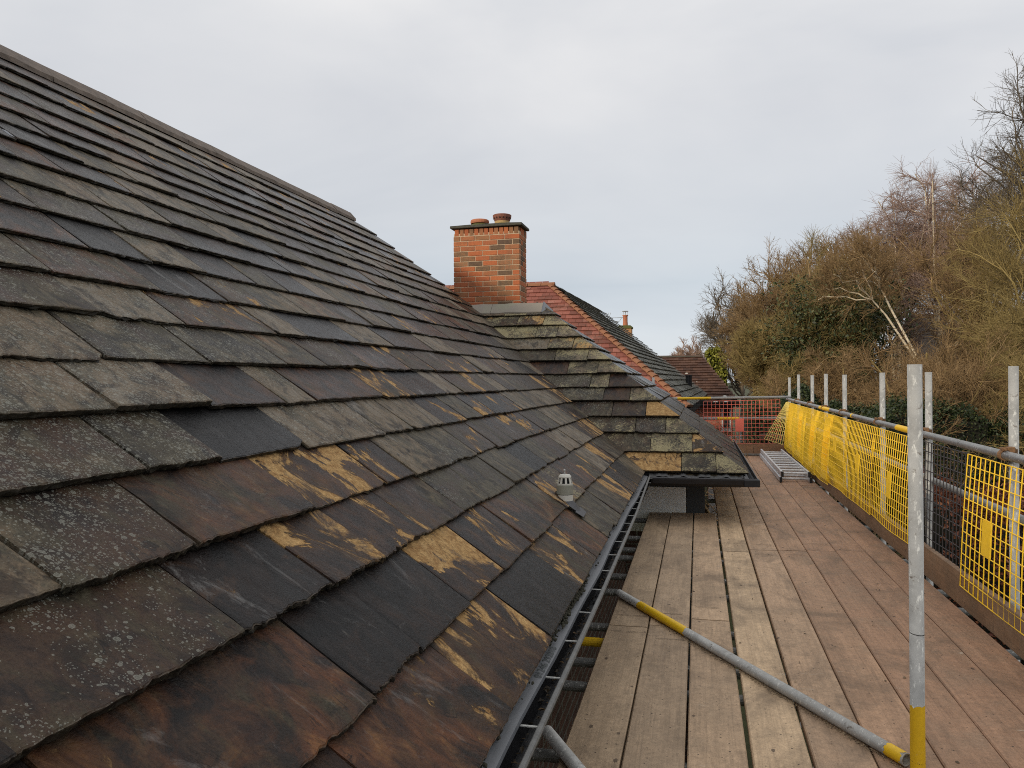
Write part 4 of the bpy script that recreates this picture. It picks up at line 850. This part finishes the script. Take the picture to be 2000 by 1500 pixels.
# ------------------------------------------------------------------ ladder
lad = thing('ladder', (1.3, 12.9, -1.40), 'folded aluminium extension ladder lying at the far end of the deck', 'ladder')
for lv, (xa, xb, y0, y1) in enumerate(((1.085, 1.47, 10.98, 14.5), (1.105, 1.45, 10.98, 14.55))):
    z0 = -1.398 + lv*.075
    for x in (xa, xb):
        b = MB(); b.box(x-.013, x+.013, y0, y1, z0, z0+.066, .003); b.put('stile', M_alu, lad)
        b = MB(); b.box(x-.016, x+.016, y0-.02, y0+.04, z0-.001, z0+.069, .004); b.put('end_cap', M_black_pl, lad)
    yy = y0+.14
    while yy < y1-.05:
        b = MB(); b.tube((xa+.012, yy, z0+.034), (xb-.012, yy, z0+.034), .016, 10); b.put('rung', M_alu, lad); yy += .345

# ------------------------------------------------------------------ neighbouring houses
def tile_slope(O, U, Vv, width_fn, gauge, tw, rows, thick=.018, stagger=True):
    """joined courses of plain tiles; width_fn(v) -> (u0,u1)"""
    O, U, Vv = Vector(O), Vector(U).normalized(), Vector(Vv).normalized(); Nn = U.cross(Vv).normalized()
    if Nn.z < 0: Nn = -Nn
    VV = []; FF = []; o = 0
    for r in range(rows):
        v0 = r*gauge; u0, u1 = width_fn(v0+gauge*.3); u = math.floor(u0/tw)*tw + (tw/2 if r % 2 and stagger else 0)
        while u < u1:
            a, c = max(u+.003, u0), min(u+tw-.003, u1)
            if c-a > .02:
                h = thick*random.uniform(.85, 1.35); dv = random.uniform(-.006, .006); p = [O+U*a+Vv*(v0+dv)+Nn*h*1.9, O+U*c+Vv*(v0+dv)+Nn*h*1.9, O+U*c+Vv*(v0+gauge*1.15)+Nn*.004, O+U*a+Vv*(v0+gauge*1.15)+Nn*.004, O+U*a+Vv*(v0+dv)+Nn*h*.7, O+U*c+Vv*(v0+dv)+Nn*h*.7]
                VV += [tuple(q) for q in p]; FF += [(o, o+1, o+2, o+3), (o+4, o+5, o+1, o)]; o += 6
            u += tw
    return VV, FF
C = Vector((-.25, 22.5, -.80)); A = Vector((-5.22, 27.5, 3.49)); YR = 44.0
nb = thing('red_tiled_house', (-5, 30, GZ), 'neighbouring house with red clay tiled front slope and mossy grey side slope', 'house')
b = MB(); b.add([(-16, 22.5, -.83), (-.25, 22.5, -.83), (-5.22, 27.5, 3.45), (-16, 27.5, 3.45), (.45, YR, -.83), (-4.80, YR-5, 3.45), (-10.2, YR, -.83)], [(0, 1, 2, 3), (1, 4, 5, 2), (4, 6, 5)])
nroof = b.put('roof', M_underlay, nb)
sl_len = math.hypot(5, 4.29); rows = int(sl_len/.235)+1
VV, FF = tile_slope((-14, 22.47, -.80), (1, 0, 0), (0, 5, 4.29), lambda v: (2.5, 13.75-4.97*v/sl_len), .235, .25, rows)
put('roof_tiles', VV, FF, M_redtile, nroof, kind='stuff')
VV, FF = tile_slope((-.22, 22.5, -.80), (.033, 1, 0), (-4.97, 0, 4.29), lambda v: (5*v/sl_len*.995, 21.5-5*v/sl_len), .30, .33, int(sl_len/.30)+1, .03)
put('roof_tiles', VV, FF, M_greytile, nroof, kind='stuff')
hd = (A-C).normalized(); hl = (A-C).length; n_h = 30; hs = hd.cross(Z).normalized(); hu = hs.cross(hd).normalized()
if hu.z < 0: hu = -hu
for i in range(n_h):
    p = C+hd*(hl*i/n_h); V = []; F = []; n = 7; Lh = hl/n_h*1.22
    for e in (0, 1):
        rr = (.135 if e == 0 else .115); lift = (.04 if e == 0 else .0)
        for q in range(n):
            a = math.pi*(q/(n-1)); V.append(p+hd*(Lh*e)+hs*(rr*math.cos(a))+hu*(lift + rr*.62*math.sin(a)))
    F = [(q, q+1, n+q+1, n+q) for q in range(n-1)] + [tuple(range(n))]
    put('hip_tile', V, F, M_hiptile, nroof, org=p)
x = -15.0
while x < -5.3:
    V = []; n = 7
    for e in (0, 1):
        for q in range(n): a = math.pi*q/(n-1); V.append((x+e*.48, 27.5+.15*math.cos(a), 3.47+.13*math.sin(a)))
    put('ridge_tile', V, [(q, q+1, n+q+1, n+q) for q in range(n-1)] + [tuple(range(n)), tuple(range(2*n-1, n-1, -1))], M_hiptile, nroof); x += .5
y = 27.6
while y < YR-5.2:
    V = []; n = 7
    for e in (0, 1):
        for q in range(n): a = math.pi*q/(n-1); V.append((-5.22+.036*(y-27.5)+.15*math.cos(a), y+e*.48, 3.47+.12*math.sin(a)))
    put('ridge_tile', V, [(q, q+1, n+q+1, n+q) for q in range(n-1)] + [tuple(range(n)), tuple(range(2*n-1, n-1, -1))], M_greytile, nroof); y += .5
b = MB(); b.box(-15, -.65, 23.0, YR-.4, GZ, -.9); b.put('wall', M_wall_far, nb)
b = MB(); b.box(-15.2, -.22, 22.42, 22.46, -1.02, -.84); b.prism([(-.24, 22.46, -1.02), (-.20, 22.46, -1.02), (-.20, 22.46, -.84), (-.24, 22.46, -.84)], (.70, 21.5, 0)); b.box(-.6, -.26, 22.5, YR-.3, -.96, -.94); b.put('fascia', M_black, nb)
b = MB(); b.tube((-.40, 35.5, -.7), (-.40, 35.5, .18), .14, 14); b.tube((-.40, 35.5, .16), (-.40, 35.5, .22), .16, 14); b.put('flue_pipe', M_black_pl, nb)
b = MB(); b.tube((-.14, 22.42, -.95), (-.5, 22.95, -1.6), .035, 10); b.put('downpipe', M_lip, nb)

bh = thing('brown_roofed_house', (-1, 51, GZ), 'distant house with dark brown tiled hip roof and red brick wall behind the mesh', 'house')
BX0, BX1, BY0, BYR, BZE, BZR = -9.0, 2.45, 47.7, 51.2, -1.40, 1.50
b = MB(); b.add([(BX0, BY0, BZE-.04), (BX1, BY0, BZE-.04), (.30, BYR, BZR-.04), (BX0, BYR, BZR-.04), (BX1, BYR+3.5, BZE-.04), (BX0, BYR+3.5, BZE-.04)], [(0, 1, 2, 3), (1, 4, 2), (4, 5, 3, 2)]); broof = b.put('roof', M_underlay, bh)
L2 = math.hypot(BYR-BY0, BZR-BZE)
VV, FF = tile_slope((BX0, BY0, BZE), (1, 0, 0), (0, BYR-BY0, BZR-BZE), lambda v: (2.0, BX1-BX0-(BX1-.30)*v/L2), .26, .30, int(L2/.26)+1, .035)
put('roof_tiles', VV, FF, M_browntile, broof, kind='stuff')
b = MB(); b.box(BX0, .34, BYR-.1, BYR+.1, BZR-.03, BZR+.07, .03); b.put('ridge_tile', M_cap, broof)
b = MB(); b.box(-8, 2.05, BY0+.4, BYR+3.1, GZ, BZE-.02); b.put('wall', M_wall_far, bh)
b = MB(); b.box(BX0, BX1+.02, BY0-.05, BY0, BZE-.22, BZE-.02); b.box(BX0, BX1-.05, BY0, BY0+.4, BZE-.21, BZE-.19); b.put('fascia', M_black, bh)
wf = MB()
for (x0, x1, z0, z1) in ((1.38, 1.46, -3.05, -1.70), (1.84, 1.92, -3.05, -1.70), (1.46, 1.84, -3.05, -2.95), (1.46, 1.84, -1.78, -1.70), (1.46, 1.84, -2.42, -2.34), (1.33, 1.97, -3.14, -3.05)): wf.box(x0, x1, BY0+.33, BY0+.41, z0, z1)
wfo = wf.put('window', M_white, bh); b = MB(); b.box(1.46, 1.84, BY0+.38, BY0+.395, -2.95, -1.78); b.put('pane', M_glass, wfo)
b = MB(); b.box(-5.08, -4.20, 50.6, 51.5, 1.0, 3.40)
M_buffbrick = wallbrick_material('buff_brickwork', (.46, .22, .075), (.38, .17, .06), (.35, .25, .15))
bc = b.put('chimney', M_buffbrick, bh)
b = MB(); b.box(-5.13, -4.15, 50.55, 51.55, 3.403, 3.55, .02); b.box(-5.05, -4.23, 50.63, 51.47, 3.553, 3.62, .03); b.put('chimney_cap', M_moss, bc)
b = MB(); b.lathe([(.17, .0), (.15, .3), (.15, .62), (.19, .64), (.19, .70), (.12, .70)], (-4.62, 51.05, 3.62), 16); b.put('chimney_pot', M_terra, bc)
b = MB(); b.lathe([(.21, .93), (.19, .97), (0, .99)], (-4.62, 51.05, 3.62), 16)
for a in range(4): b.tube((-4.62+.13*math.cos(a*1.57), 51.05+.13*math.sin(a*1.57), 4.30), (-4.62+.13*math.cos(a*1.57), 51.05+.13*math.sin(a*1.57), 4.56), .015, 6)
b.put('pot_cowl', M_galv, bc)
b = MB(); b.tube((-5.2, 50.9, 2.1), (-5.2, 50.9, 3.90), .022, 8); b.tube((-6.0, 50.9, 4.15), (-4.75, 50.9, 4.15), .014, 6); b.tube((-5.55, 50.9, 4.13), (-5.4, 50.9, 3.91), .014, 6); b.tube((-5.4, 50.9, 3.91), (-5.0, 50.9, 3.91), .014, 6); b.tube((-5.0, 50.9, 3.91), (-4.85, 50.9, 4.13), .014, 6)
for x in (-5.95, -5.80, -5.68): b.tube((x+.12, 50.9, 4.50), (x, 50.9, 4.15), .012, 6); b.tube((x, 50.9, 4.15), (x+.12, 50.9, 3.80), .012, 6)
b.put('tv_aerial', M_galv_dull, bc)
# white conservatory cresting
cr = MB(); cr.box(.9, 1.92, 35.3, 35.42, -2.85, -2.66, .01)
crest = thing('conservatory_roof', (1.2, 35.4, GZ), 'white conservatory ridge with cresting and spike finial below the red mesh', 'conservatory')
cr.put('ridge_bar', M_white, crest)
for x in (1.12, 1.42, 1.66):
    b = MB(); b.box(x-.03, x+.03, 35.34, 35.38, -2.655, -2.46); b.box(x-.09, x+.09, 35.345, 35.375, -2.58, -2.52); b.put('cresting', M_white, crest)
b = MB(); b.lathe([(.09, 0), (.05, .06), (.06, .12), (.0, .46)], (1.83, 35.36, -2.66), 10); b.put('finial', M_white, crest)
b = MB(); b.add([(.9, 35.36, -2.75), (1.92, 35.36, -2.75), (2.3, 33.4, -3.7), (.3, 33.4, -3.7), (2.3, 37.3, -3.7), (.3, 37.3, -3.7)], [(0, 1, 2, 3), (1, 0, 5, 4), (1, 4, 2)]); b.put('roof_pane', M_glass, crest)
b = MB(); b.box(.4, 2.2, 33.5, 37.2, GZ, -3.75); b.put('wall', M_white, crest)

# a house half hidden by the trees on the right
rh = thing('slate_grey_house', (17, 47, GZ), 'dark roofed house glimpsed through the branches at the right edge', 'house')
b = MB(); b.add([(11.0, 45, 0.6), (26, 45, 0.6), (26, 49.5, 3.75), (12.2, 49.5, 3.75), (11.0, 54, .6), (26, 54, .6)], [(0, 1, 2, 3), (4, 3, 2, 5), (0, 3, 4)]); b.put('roof', simple('dark_roof', (.05, .04, .032), .8), rh)
b = MB(); b.box(11.5, 26, 45.4, 53.6, GZ, .6); b.put('wall', M_wall_far, rh)

# ------------------------------------------------------------------ trees
def norm(a): return a/np.maximum(np.linalg.norm(a, axis=-1, keepdims=True), 1e-9)
def tubes(P, r0, r1, sides=3):
    """P (n,k,3) polylines -> verts, quads; tapered radius r0 -> r1 (scalars or (n,) arrays)"""
    n, k, _ = P.shape; d = norm(P[:, -1]-P[:, 0]); ref = norm(RNG.normal(size=(n, 3))); a = norm(np.cross(d, ref)); c = np.cross(d, a)
    t = np.linspace(0, 1, k)[None, :, None]; r0 = np.broadcast_to(np.asarray(r0, float), (n,))[:, None, None]; r1 = np.broadcast_to(np.asarray(r1, float), (n,))[:, None, None]
    rad = r0*(1-t)+r1*t; V = []
    for s in range(sides):
        an = 2*math.pi*s/sides; V.append(P + rad*(math.cos(an)*a+math.sin(an)*c)[:, None, :])
    V = np.stack(V, 2).reshape(-1, 3)                                    # n,k,s
    base = (np.arange(n)[:, None]*k + np.arange(k-1)[None, :])[..., None]*sides; s = np.arange(sides); sn = (s+1) % sides
    Q = np.stack([base+s, base+sn, base+sides+sn, base+sides+s], -1).reshape(-1, 4); return V, Q
def spawn(Pp, n, L, ang, k, grav=0.0, up=0.0, fmin=.25, wig=.18, fp=1.0):
    N0, K, _ = Pp.shape; idx = np.repeat(np.arange(N0), n); m_ = len(idx); f = fmin + (1-fmin)*RNG.random(m_)**fp; x = f*(K-1); i = np.minimum(x.astype(int), K-2); fr = (x-i)[:, None]
    p0 = Pp[idx, i]*(1-fr)+Pp[idx, i+1]*fr; d = norm(Pp[idx, i+1]-Pp[idx, i]); per = norm(np.cross(d, RNG.normal(size=(m_, 3)))); a = ang*RNG.uniform(.6, 1.35, m_)[:, None]
    d = norm(np.cos(a)*d + np.sin(a)*per + np.array([0, 0, up])); ln = L*RNG.uniform(.5, 1.25, m_)*(1-.45*f); pts = [p0]; step = (ln/(k-1))[:, None]
    for j in range(k-1):
        d = norm(d + RNG.normal(0, wig, (m_, 3)) + np.array([0, 0, grav])); pts.append(pts[-1]+d*step)
    return np.stack(pts, 1)
def cat_mesh(L):
    V = []; Q = []; o = 0
    for v, q in L: V.append(v); Q.append(q+o); o += len(v)
    return np.concatenate(V), np.concatenate(Q)
def leaves(P, size):
    n = len(P); a = norm(RNG.normal(size=(n, 3))); c = norm(np.cross(a, RNG.normal(size=(n, 3)))); s = size*RNG.uniform(.5, 1.3, n)[:, None]
    V = np.stack([P-a*s, P+c*s*.55, P+a*s, P-c*s*.55], 1).reshape(-1, 3); return V, np.arange(4*n).reshape(n, 4)
def tree(name, label, x, y, top, rad, bark, twig, d, cb=None, stem_pts=None, n=(18, 9, 9, 6), grav=0.0, up=.25, lean=(0, 0), tr=.16, twr=None, ivy=None, ivy_n=0, squash=1.0, stems=1, group=None, cat='tree', limb_lo=.35, lens=(.42, .2, .085), wig=.27, one_side=None):
    base = np.array([x, y, GZ]); cb = top-rad*2.0 if cb is None else cb; cz_ = (top+cb)/2; rz = (top-cb)/2; cen = np.array([x+lean[0], y+lean[1], cz_])
    twr = twr or .00017*d
    trunks = []
    for s in range(stems):
        tipv = cen + np.array([RNG.normal(0, rad*.22*(stems > 1)), RNG.normal(0, rad*.22*(stems > 1)), rz*.55]); k = 9; t = np.linspace(0, 1, k)[:, None]
        b0 = base + np.array([RNG.normal(0, .25*(stems > 1)), RNG.normal(0, .25*(stems > 1)), 0])
        p = b0*(1-t)+tipv*t + np.array([lean[0], lean[1], 0])*(t-t**2)*-.5; p[1:-1] += RNG.normal(0, .014*(top-GZ)*.35, (k-2, 3))*np.array([1, 1, .2]); trunks.append(p)
    T = np.array(stem_pts, float) if stem_pts is not None else np.stack(trunks); stems = len(T); tv = tubes(T, tr, tr*.22, 8)
    n1 = n[0]; dirs = norm(RNG.normal(size=(n1, 3))); dirs[:, 2] = np.abs(dirs[:, 2])*RNG.choice([1, 1, 1, -.6], n1)
    if one_side is not None: dirs[:, :2] = dirs[:, :2]*.6 + np.array(one_side)*.7; dirs = norm(dirs)
    tips = cen + dirs*np.array([rad, rad, rz*squash])*RNG.uniform(.55, .92, (n1, 1)); limbs = []
    for i in range(n1):
        tp = T[i % stems]; fz = np.clip(((tips[i, 2]-GZ)/(top-GZ))*RNG.uniform(.5, .8), limb_lo, .92); xx = fz*(len(tp)-1); j = min(int(xx), len(tp)-2); st = tp[j]*(1-xx+j)+tp[j+1]*(xx-j)
        mid = st*.5+tips[i]*.5 + np.array([0, 0, 1])*np.linalg.norm(tips[i]-st)*RNG.uniform(-.02, .18); t = np.linspace(0, 1, 7)[:, None]
        q = st*(1-t)**2+2*mid*t*(1-t)+tips[i]*t**2; q[1:] += RNG.normal(0, .035*np.linalg.norm(tips[i]-st), (6, 3)); limbs.append(q)
    Lm = np.stack(limbs); lv = tubes(Lm, tr*.40, twr*4.0, 5)
    size = (rad+rz)/2
    B2 = spawn(Lm, n[1], lens[0]*size*1.6, .75, 5, grav*.3, up, .25, wig); B2b = spawn(T, max(2, n[1]), lens[0]*size, .8, 5, grav*.3, up, .6, wig)
    B2 = np.concatenate([B2, B2b]); B3 = spawn(B2, n[2], lens[1]*size*1.8, .7, 4, grav*.7, up*.6, .15, wig); B4 = spawn(B3, n[3], lens[2]*size*2.2, .6, 3, grav, up*.4, .1, wig)
    t = thing(name, tuple(base), label, cat, group)
    V, Q = cat_mesh([tv, lv]); put('trunk', V, Q, bark, t, smooth=True)
    V, Q = cat_mesh([tubes(B2, twr*4.2, twr*2.0, 4), tubes(B3, twr*2.0, twr*1.1, 3), tubes(B4, twr*1.0, twr*.6, 3)]); put('crown', V, Q, twig, t)
    if ivy_n:
        src = np.concatenate([T.reshape(-1, 3), Lm.reshape(-1, 3), B2.reshape(-1, 3)]); pts = src[RNG.integers(0, len(src), ivy_n)] + RNG.normal(0, 1, (ivy_n, 3))*np.array([.28, .28, .32])*ivy[1]
        pts = pts[(pts[:, 2] < ivy[2])]; V, Q = leaves(pts, ivy[3]); put('ivy', V, Q, ivy[0], t)
    return t
B_grey = bark_material('grey_bark', [(.2, (.13, .105, .08)), (.6, (.19, .155, .115)), (.9, (.26, .215, .16))])
B_olive = bark_material('olive_bark', [(.2, (.17, .122, .048)), (.55, (.29, .215, .083)), (.9, (.42, .33, .14))])
B_brown = bark_material('brown_twigs', [(.2, (.16, .10, .048)), (.55, (.29, .19, .092)), (.9, (.40, .28, .15))])
B_red = bark_material('reddish_twigs', [(.2, (.16, .080, .048)), (.55, (.25, .125, .072)), (.9, (.32, .18, .11))])
B_pink = bark_material('pale_pink_twigs', [(.2, (.27, .17, .12)), (.55, (.38, .25, .18)), (.9, (.46, .33, .25))])
B_purp = bark_material('purple_twigs', [(.2, (.24, .16, .13)), (.55, (.36, .25, .205)), (.9, (.48, .36, .30))])
B_birch = bark_material('white_birch_bark', [(.2, (.50, .42, .30)), (.6, (.66, .57, .42)), (.9, (.76, .67, .52))], bands=True)
B_dark = bark_material('dark_bark', [(.2, (.085, .066, .050)), (.55, (.13, .105, .078)), (.9, (.19, .155, .115))])
LF_ivy = leaf_material('ivy_leaves', [(0, (.016, .024, .009)), (.5, (.036, .052, .017)), (.85, (.075, .09, .03)), (1, (.15, .15, .055))])
LF_con = leaf_material('conifer_leaves', [(0, (.010, .018, .008)), (.6, (.026, .042, .014)), (1, (.065, .08, .025))])
LF_beech = leaf_material('beech_leaves', [(0, (.055, .017, .009)), (.5, (.13, .036, .016)), (.85, (.21, .065, .026)), (1, (.28, .12, .05))])
LF_yel = leaf_material('yellow_leaves', [(0, (.09, .10, .012)), (.5, (.20, .20, .025)), (1, (.32, .31, .055))])
LF_brown = leaf_material('brown_leaves', [(0, (.05, .032, .016)), (.6, (.12, .078, .035)), (1, (.22, .16, .07))])

tree('bare_tree', 'tall dark bare tree whose limbs reach in from the right edge at the top', 12.7, 28.0, 9.9, 5.2, B_dark, B_dark, 26, cb=3.0, n=(30, 10, 9, 5), up=.12, tr=.26, one_side=(-.9, -.2), lens=(.30, .15, .06))
tree('birch_tree', 'tall birch with drooping purple twigs standing above all the others', 10.4, 37.6, 10.2, 3.3, B_birch, B_purp, 34, cb=2.6, n=(24, 9, 8, 7), grav=-.22, up=.25, tr=.085, stems=3, lens=(.32, .18, .13))
tree('birch_tree', 'smaller birch with drooping twigs left of the tall one', 9.1, 39.5, 8.6, 2.5, B_birch, B_purp, 36, cb=2.4, n=(16, 8, 8, 7), grav=-.22, up=.25, tr=.10, stems=2, lens=(.32, .18, .13))
tree('birch_tree', 'white stemmed birch leaning left in front of the dark ivy', 7.2, 24.0, 4.4, 1.3, B_birch, B_brown, 23, cb=1.2, n=(8, 7, 7, 5), up=.55, tr=.052, lean=(-2.9, 0), limb_lo=.72, lens=(.42, .26, .16),
     stem_pts=[[(7.2, 24, GZ), (6.7, 24, -2.5), (6.0, 24, .6), (5.25, 23.9, 1.8), (4.65, 23.9, 2.55), (4.16, 23.9, 3.4)], [(7.3, 24.1, GZ), (6.65, 24.1, -2.0), (6.1, 24.1, .6), (5.4, 24.1, 2.05), (5.05, 24.1, 2.9), (4.66, 24.1, 3.75)]])
tree('bare_tree', 'lichen tinged olive tree with dense twigs at the right edge', 8.1, 20.6, 5.3, 2.6, B_olive, B_olive, 20, cb=-1.5, n=(20, 10, 9, 6), up=.15, tr=.15)
tree('bare_tree', 'brown twiggy tree between the tall birch and the right edge', 10.0, 31.0, 6.6, 3.2, B_olive, B_brown, 29, cb=-1.0, n=(20, 10, 9, 6), up=.25, tr=.14)
tree('ivy_clad_tree', 'dark green ivy covered tree in the middle of the tree line', 4.75, 28.2, 4.9, 2.2, B_brown, B_olive, 28, cb=-2.5, n=(18, 9, 10, 7), up=.35, tr=.17, ivy=(LF_ivy, 1.35, 3.5, .06), ivy_n=36000)
tree('bare_tree', 'russet twigged tree crown behind the leaning birch', 6.6, 33.0, 6.2, 2.1, B_grey, B_brown, 32, cb=1.2, n=(13, 9, 9, 6), up=.5, tr=.13)
tree('bare_tree', 'light brown bare tree behind the left shoulder of the ivy', 4.3, 39.0, 6.4, 2.7, B_grey, B_brown, 38, cb=-.5, n=(18, 10, 9, 5), up=.4, tr=.15)
tree('bare_tree', 'pale brown bare tree with open crown filling the mid skyline', 6.8, 42.0, 7.7, 2.9, B_grey, B_brown, 42, cb=0, n=(18, 10, 9, 5), up=.4, tr=.15)
tree('bare_tree', 'distant grey bare tree with fan shaped crown at the left of the tree line', 3.1, 57.3, 6.9, 4.1, B_grey, B_grey, 55, cb=-1.5, n=(22, 9, 9, 4), up=.5, tr=.2)
tree('bushy_tree', 'rounded olive brown bushy tree below the distant grey one', 3.1, 33.5, 2.9, 2.3, B_olive, B_olive, 32, cb=-.5, n=(22, 11, 11, 7), up=.35, tr=.14, limb_lo=.6)
tree('bushy_tree', 'brown bushy tree with rounded top between grey tree and ivy', 3.2, 40.0, 3.9, 2.2, B_olive, B_brown, 39, cb=-1.5, n=(18, 10, 10, 7), up=.4, tr=.14, limb_lo=.3)
tree('bare_tree', 'slender light brown bare tree between the grey fan shaped one and the ivy', 4.3, 46.0, 6.6, 2.6, B_grey, B_brown, 45, cb=-.5, n=(18, 10, 9, 5), up=.45, tr=.13)
tree('bare_tree', 'far pinkish tree peeping over the brown roof', -.9, 82, 4.0, 2.9, B_pink, B_pink, 80, cb=-1, n=(16, 9, 9, 5), up=.6, tr=.2)
tree('bushy_tree', 'tangled olive shrub tree at the right in front of the dark roof', 9.4, 24.5, 2.6, 2.7, B_olive, B_olive, 24, cb=-2.5, n=(22, 10, 10, 7), up=.1, tr=.13, limb_lo=.3, squash=.8)
tree('bushy_tree', 'brown tangled thorn tree hiding the foot of the leaning birch', 5.7, 21.6, 1.7, 2.2, B_olive, B_brown, 25, cb=-3.0, n=(20, 10, 10, 7), up=.1, tr=.11, limb_lo=.25)
tree('bushy_tree', 'brown tangled thorn tree above the middle scaffold posts', 3.6, 24.6, .9, 2.0, B_olive, B_brown, 24, cb=-3.0, n=(20, 10, 10, 7), up=.1, tr=.11, limb_lo=.25)
tree('bushy_tree', 'low olive thorn bush above the far corner post', 3.1, 27.0, .75, 1.4, B_olive, B_olive, 26, cb=-3.0, n=(18, 10, 10, 7), up=.1, tr=.10, limb_lo=.25)
tree('bushy_tree', 'low olive thorn bush beside the right hand scaffold post', 6.9, 17.2, .6, 1.8, B_olive, B_olive, 18, cb=-3.0, n=(18, 10, 10, 7), up=.05, tr=.10, limb_lo=.25)
tree('bushy_tree', 'brown thorn bush just right of the tall near post', 4.9, 18.2, .7, 1.7, B_olive, B_brown, 18, cb=-3.0, n=(18, 10, 10, 7), up=.05, tr=.10, limb_lo=.25)

def hedge(name, label, x0, x1, y0, y1, top, leaf, size, n, bot=GZ, lump=.35, cat='hedge', skew=0.0):
    t = thing(name, ((x0+x1)/2, (y0+y1)/2, bot), label, cat)
    u, v, q = RNG.random(n), RNG.random(n), RNG.random(n); X = x0+(x1-x0)*u; hgt = top-bot
    hl = top + lump*(np.sin(X*2.3+y0)+.6*np.sin(X*5.1+1)+.4*np.sin(X*9.7))*.4 - lump*.3
    face = RNG.integers(0, 3, n); Y = np.where(face == 0, y0 + RNG.normal(0, .10, n), np.where(face == 1, y0+(y1-y0)*v, y0+(y1-y0)*v*.5)); Zc = np.where(face == 1, hl+RNG.normal(0, .09, n), bot+(hl-bot)*(q**.7))
    Y = Y + .12*np.sin(X*3.1+Zc*2.2) + skew*(X-x0)
    V, Q = leaves(np.stack([X, Y, Zc], 1), size); put('foliage', V, Q, leaf, t)
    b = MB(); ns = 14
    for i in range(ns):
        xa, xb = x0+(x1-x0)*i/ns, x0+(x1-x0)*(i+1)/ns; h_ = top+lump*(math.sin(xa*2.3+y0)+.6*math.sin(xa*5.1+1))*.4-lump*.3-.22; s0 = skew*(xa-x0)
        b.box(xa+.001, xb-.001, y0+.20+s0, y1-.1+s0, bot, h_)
    b.put('stems', simple('dark_hedge_core', (.012, .012, .007), .95), t); return t  # the stems part is an added solid dark core that stops see-through
hedge('beech_hedge', 'rusty brown beech hedge seen through the right hand mesh', 2.6, 8.0, 9.4, 10.6, -1.30, LF_beech, .028, 46000, skew=.25)
hedge('conifer_hedge', 'dark green clipped conifers behind the posts at the right', 3.4, 9.5, 16.6, 18.0, -.62, LF_con, .032, 52000, skew=.12)
hedge('conifer_hedge', 'dark evergreen hedge behind the far posts', 1.2, 5.2, 20.6, 22.0, -.55, LF_con, .04, 36000, lump=.6)
hedge('conifer_hedge', 'dark hedge behind the red mesh right of the brick wall', 1.9, 4.5, 30.5, 32.0, -.75, LF_con, .06, 16000)
hedge('laurel_bush', 'bright yellow green bush right of the brown roof', .55, 2.0, 56, 57.2, 2.0, LF_yel, .11, 5000, lump=.5, cat='bush')
# undergrowth filling the ground beneath the trees
nn = 2600; st = np.stack([RNG.uniform(2.6, 14, nn), RNG.uniform(16, 44, nn), np.full(nn, GZ)], 1); st[:, 0] *= .55+.45*st[:, 1]/30
dd = norm(np.stack([RNG.normal(0, .4, nn), RNG.normal(0, .4, nn), np.ones(nn)], 1)); pts = [st]
for j in range(5): dd = norm(dd+RNG.normal(0, .2, (nn, 3))); pts.append(pts[-1]+dd*RNG.uniform(.5, 1.25, (nn, 1)))
St = np.stack(pts, 1); U2 = spawn(St, 7, 1.5, .7, 4, 0, .1, .25); U3 = spawn(U2, 2, .7, .6, 3, 0, 0, .2)
V, Q = cat_mesh([tubes(St, .022, .008, 4), tubes(U2, .008, .004, 3), tubes(U3, .005, .003, 3)])
St_ = St; put('undergrowth', V, Q, B_brown, None, org=(6, 28, GZ), kind='stuff', label='tangle of brown stems and twigs beneath the trees')
nl = 26000; pts = np.stack([RNG.uniform(3.2, 15, nl), RNG.uniform(22, 46, nl), GZ+5.6*RNG.random(nl)**.8], 1); V, Q = leaves(pts, .10)
put('undergrowth_leaves', V, Q, LF_brown, None, org=(7, 32, GZ), kind='stuff', label='brown and olive leaves among the stems beneath the trees')

# ------------------------------------------------------------------ lift everything so that the garden is at z = 0
for o in list(COL.objects):
    if o.parent is None and o.type not in ('CAMERA', 'LIGHT'): o.location.z += EYE
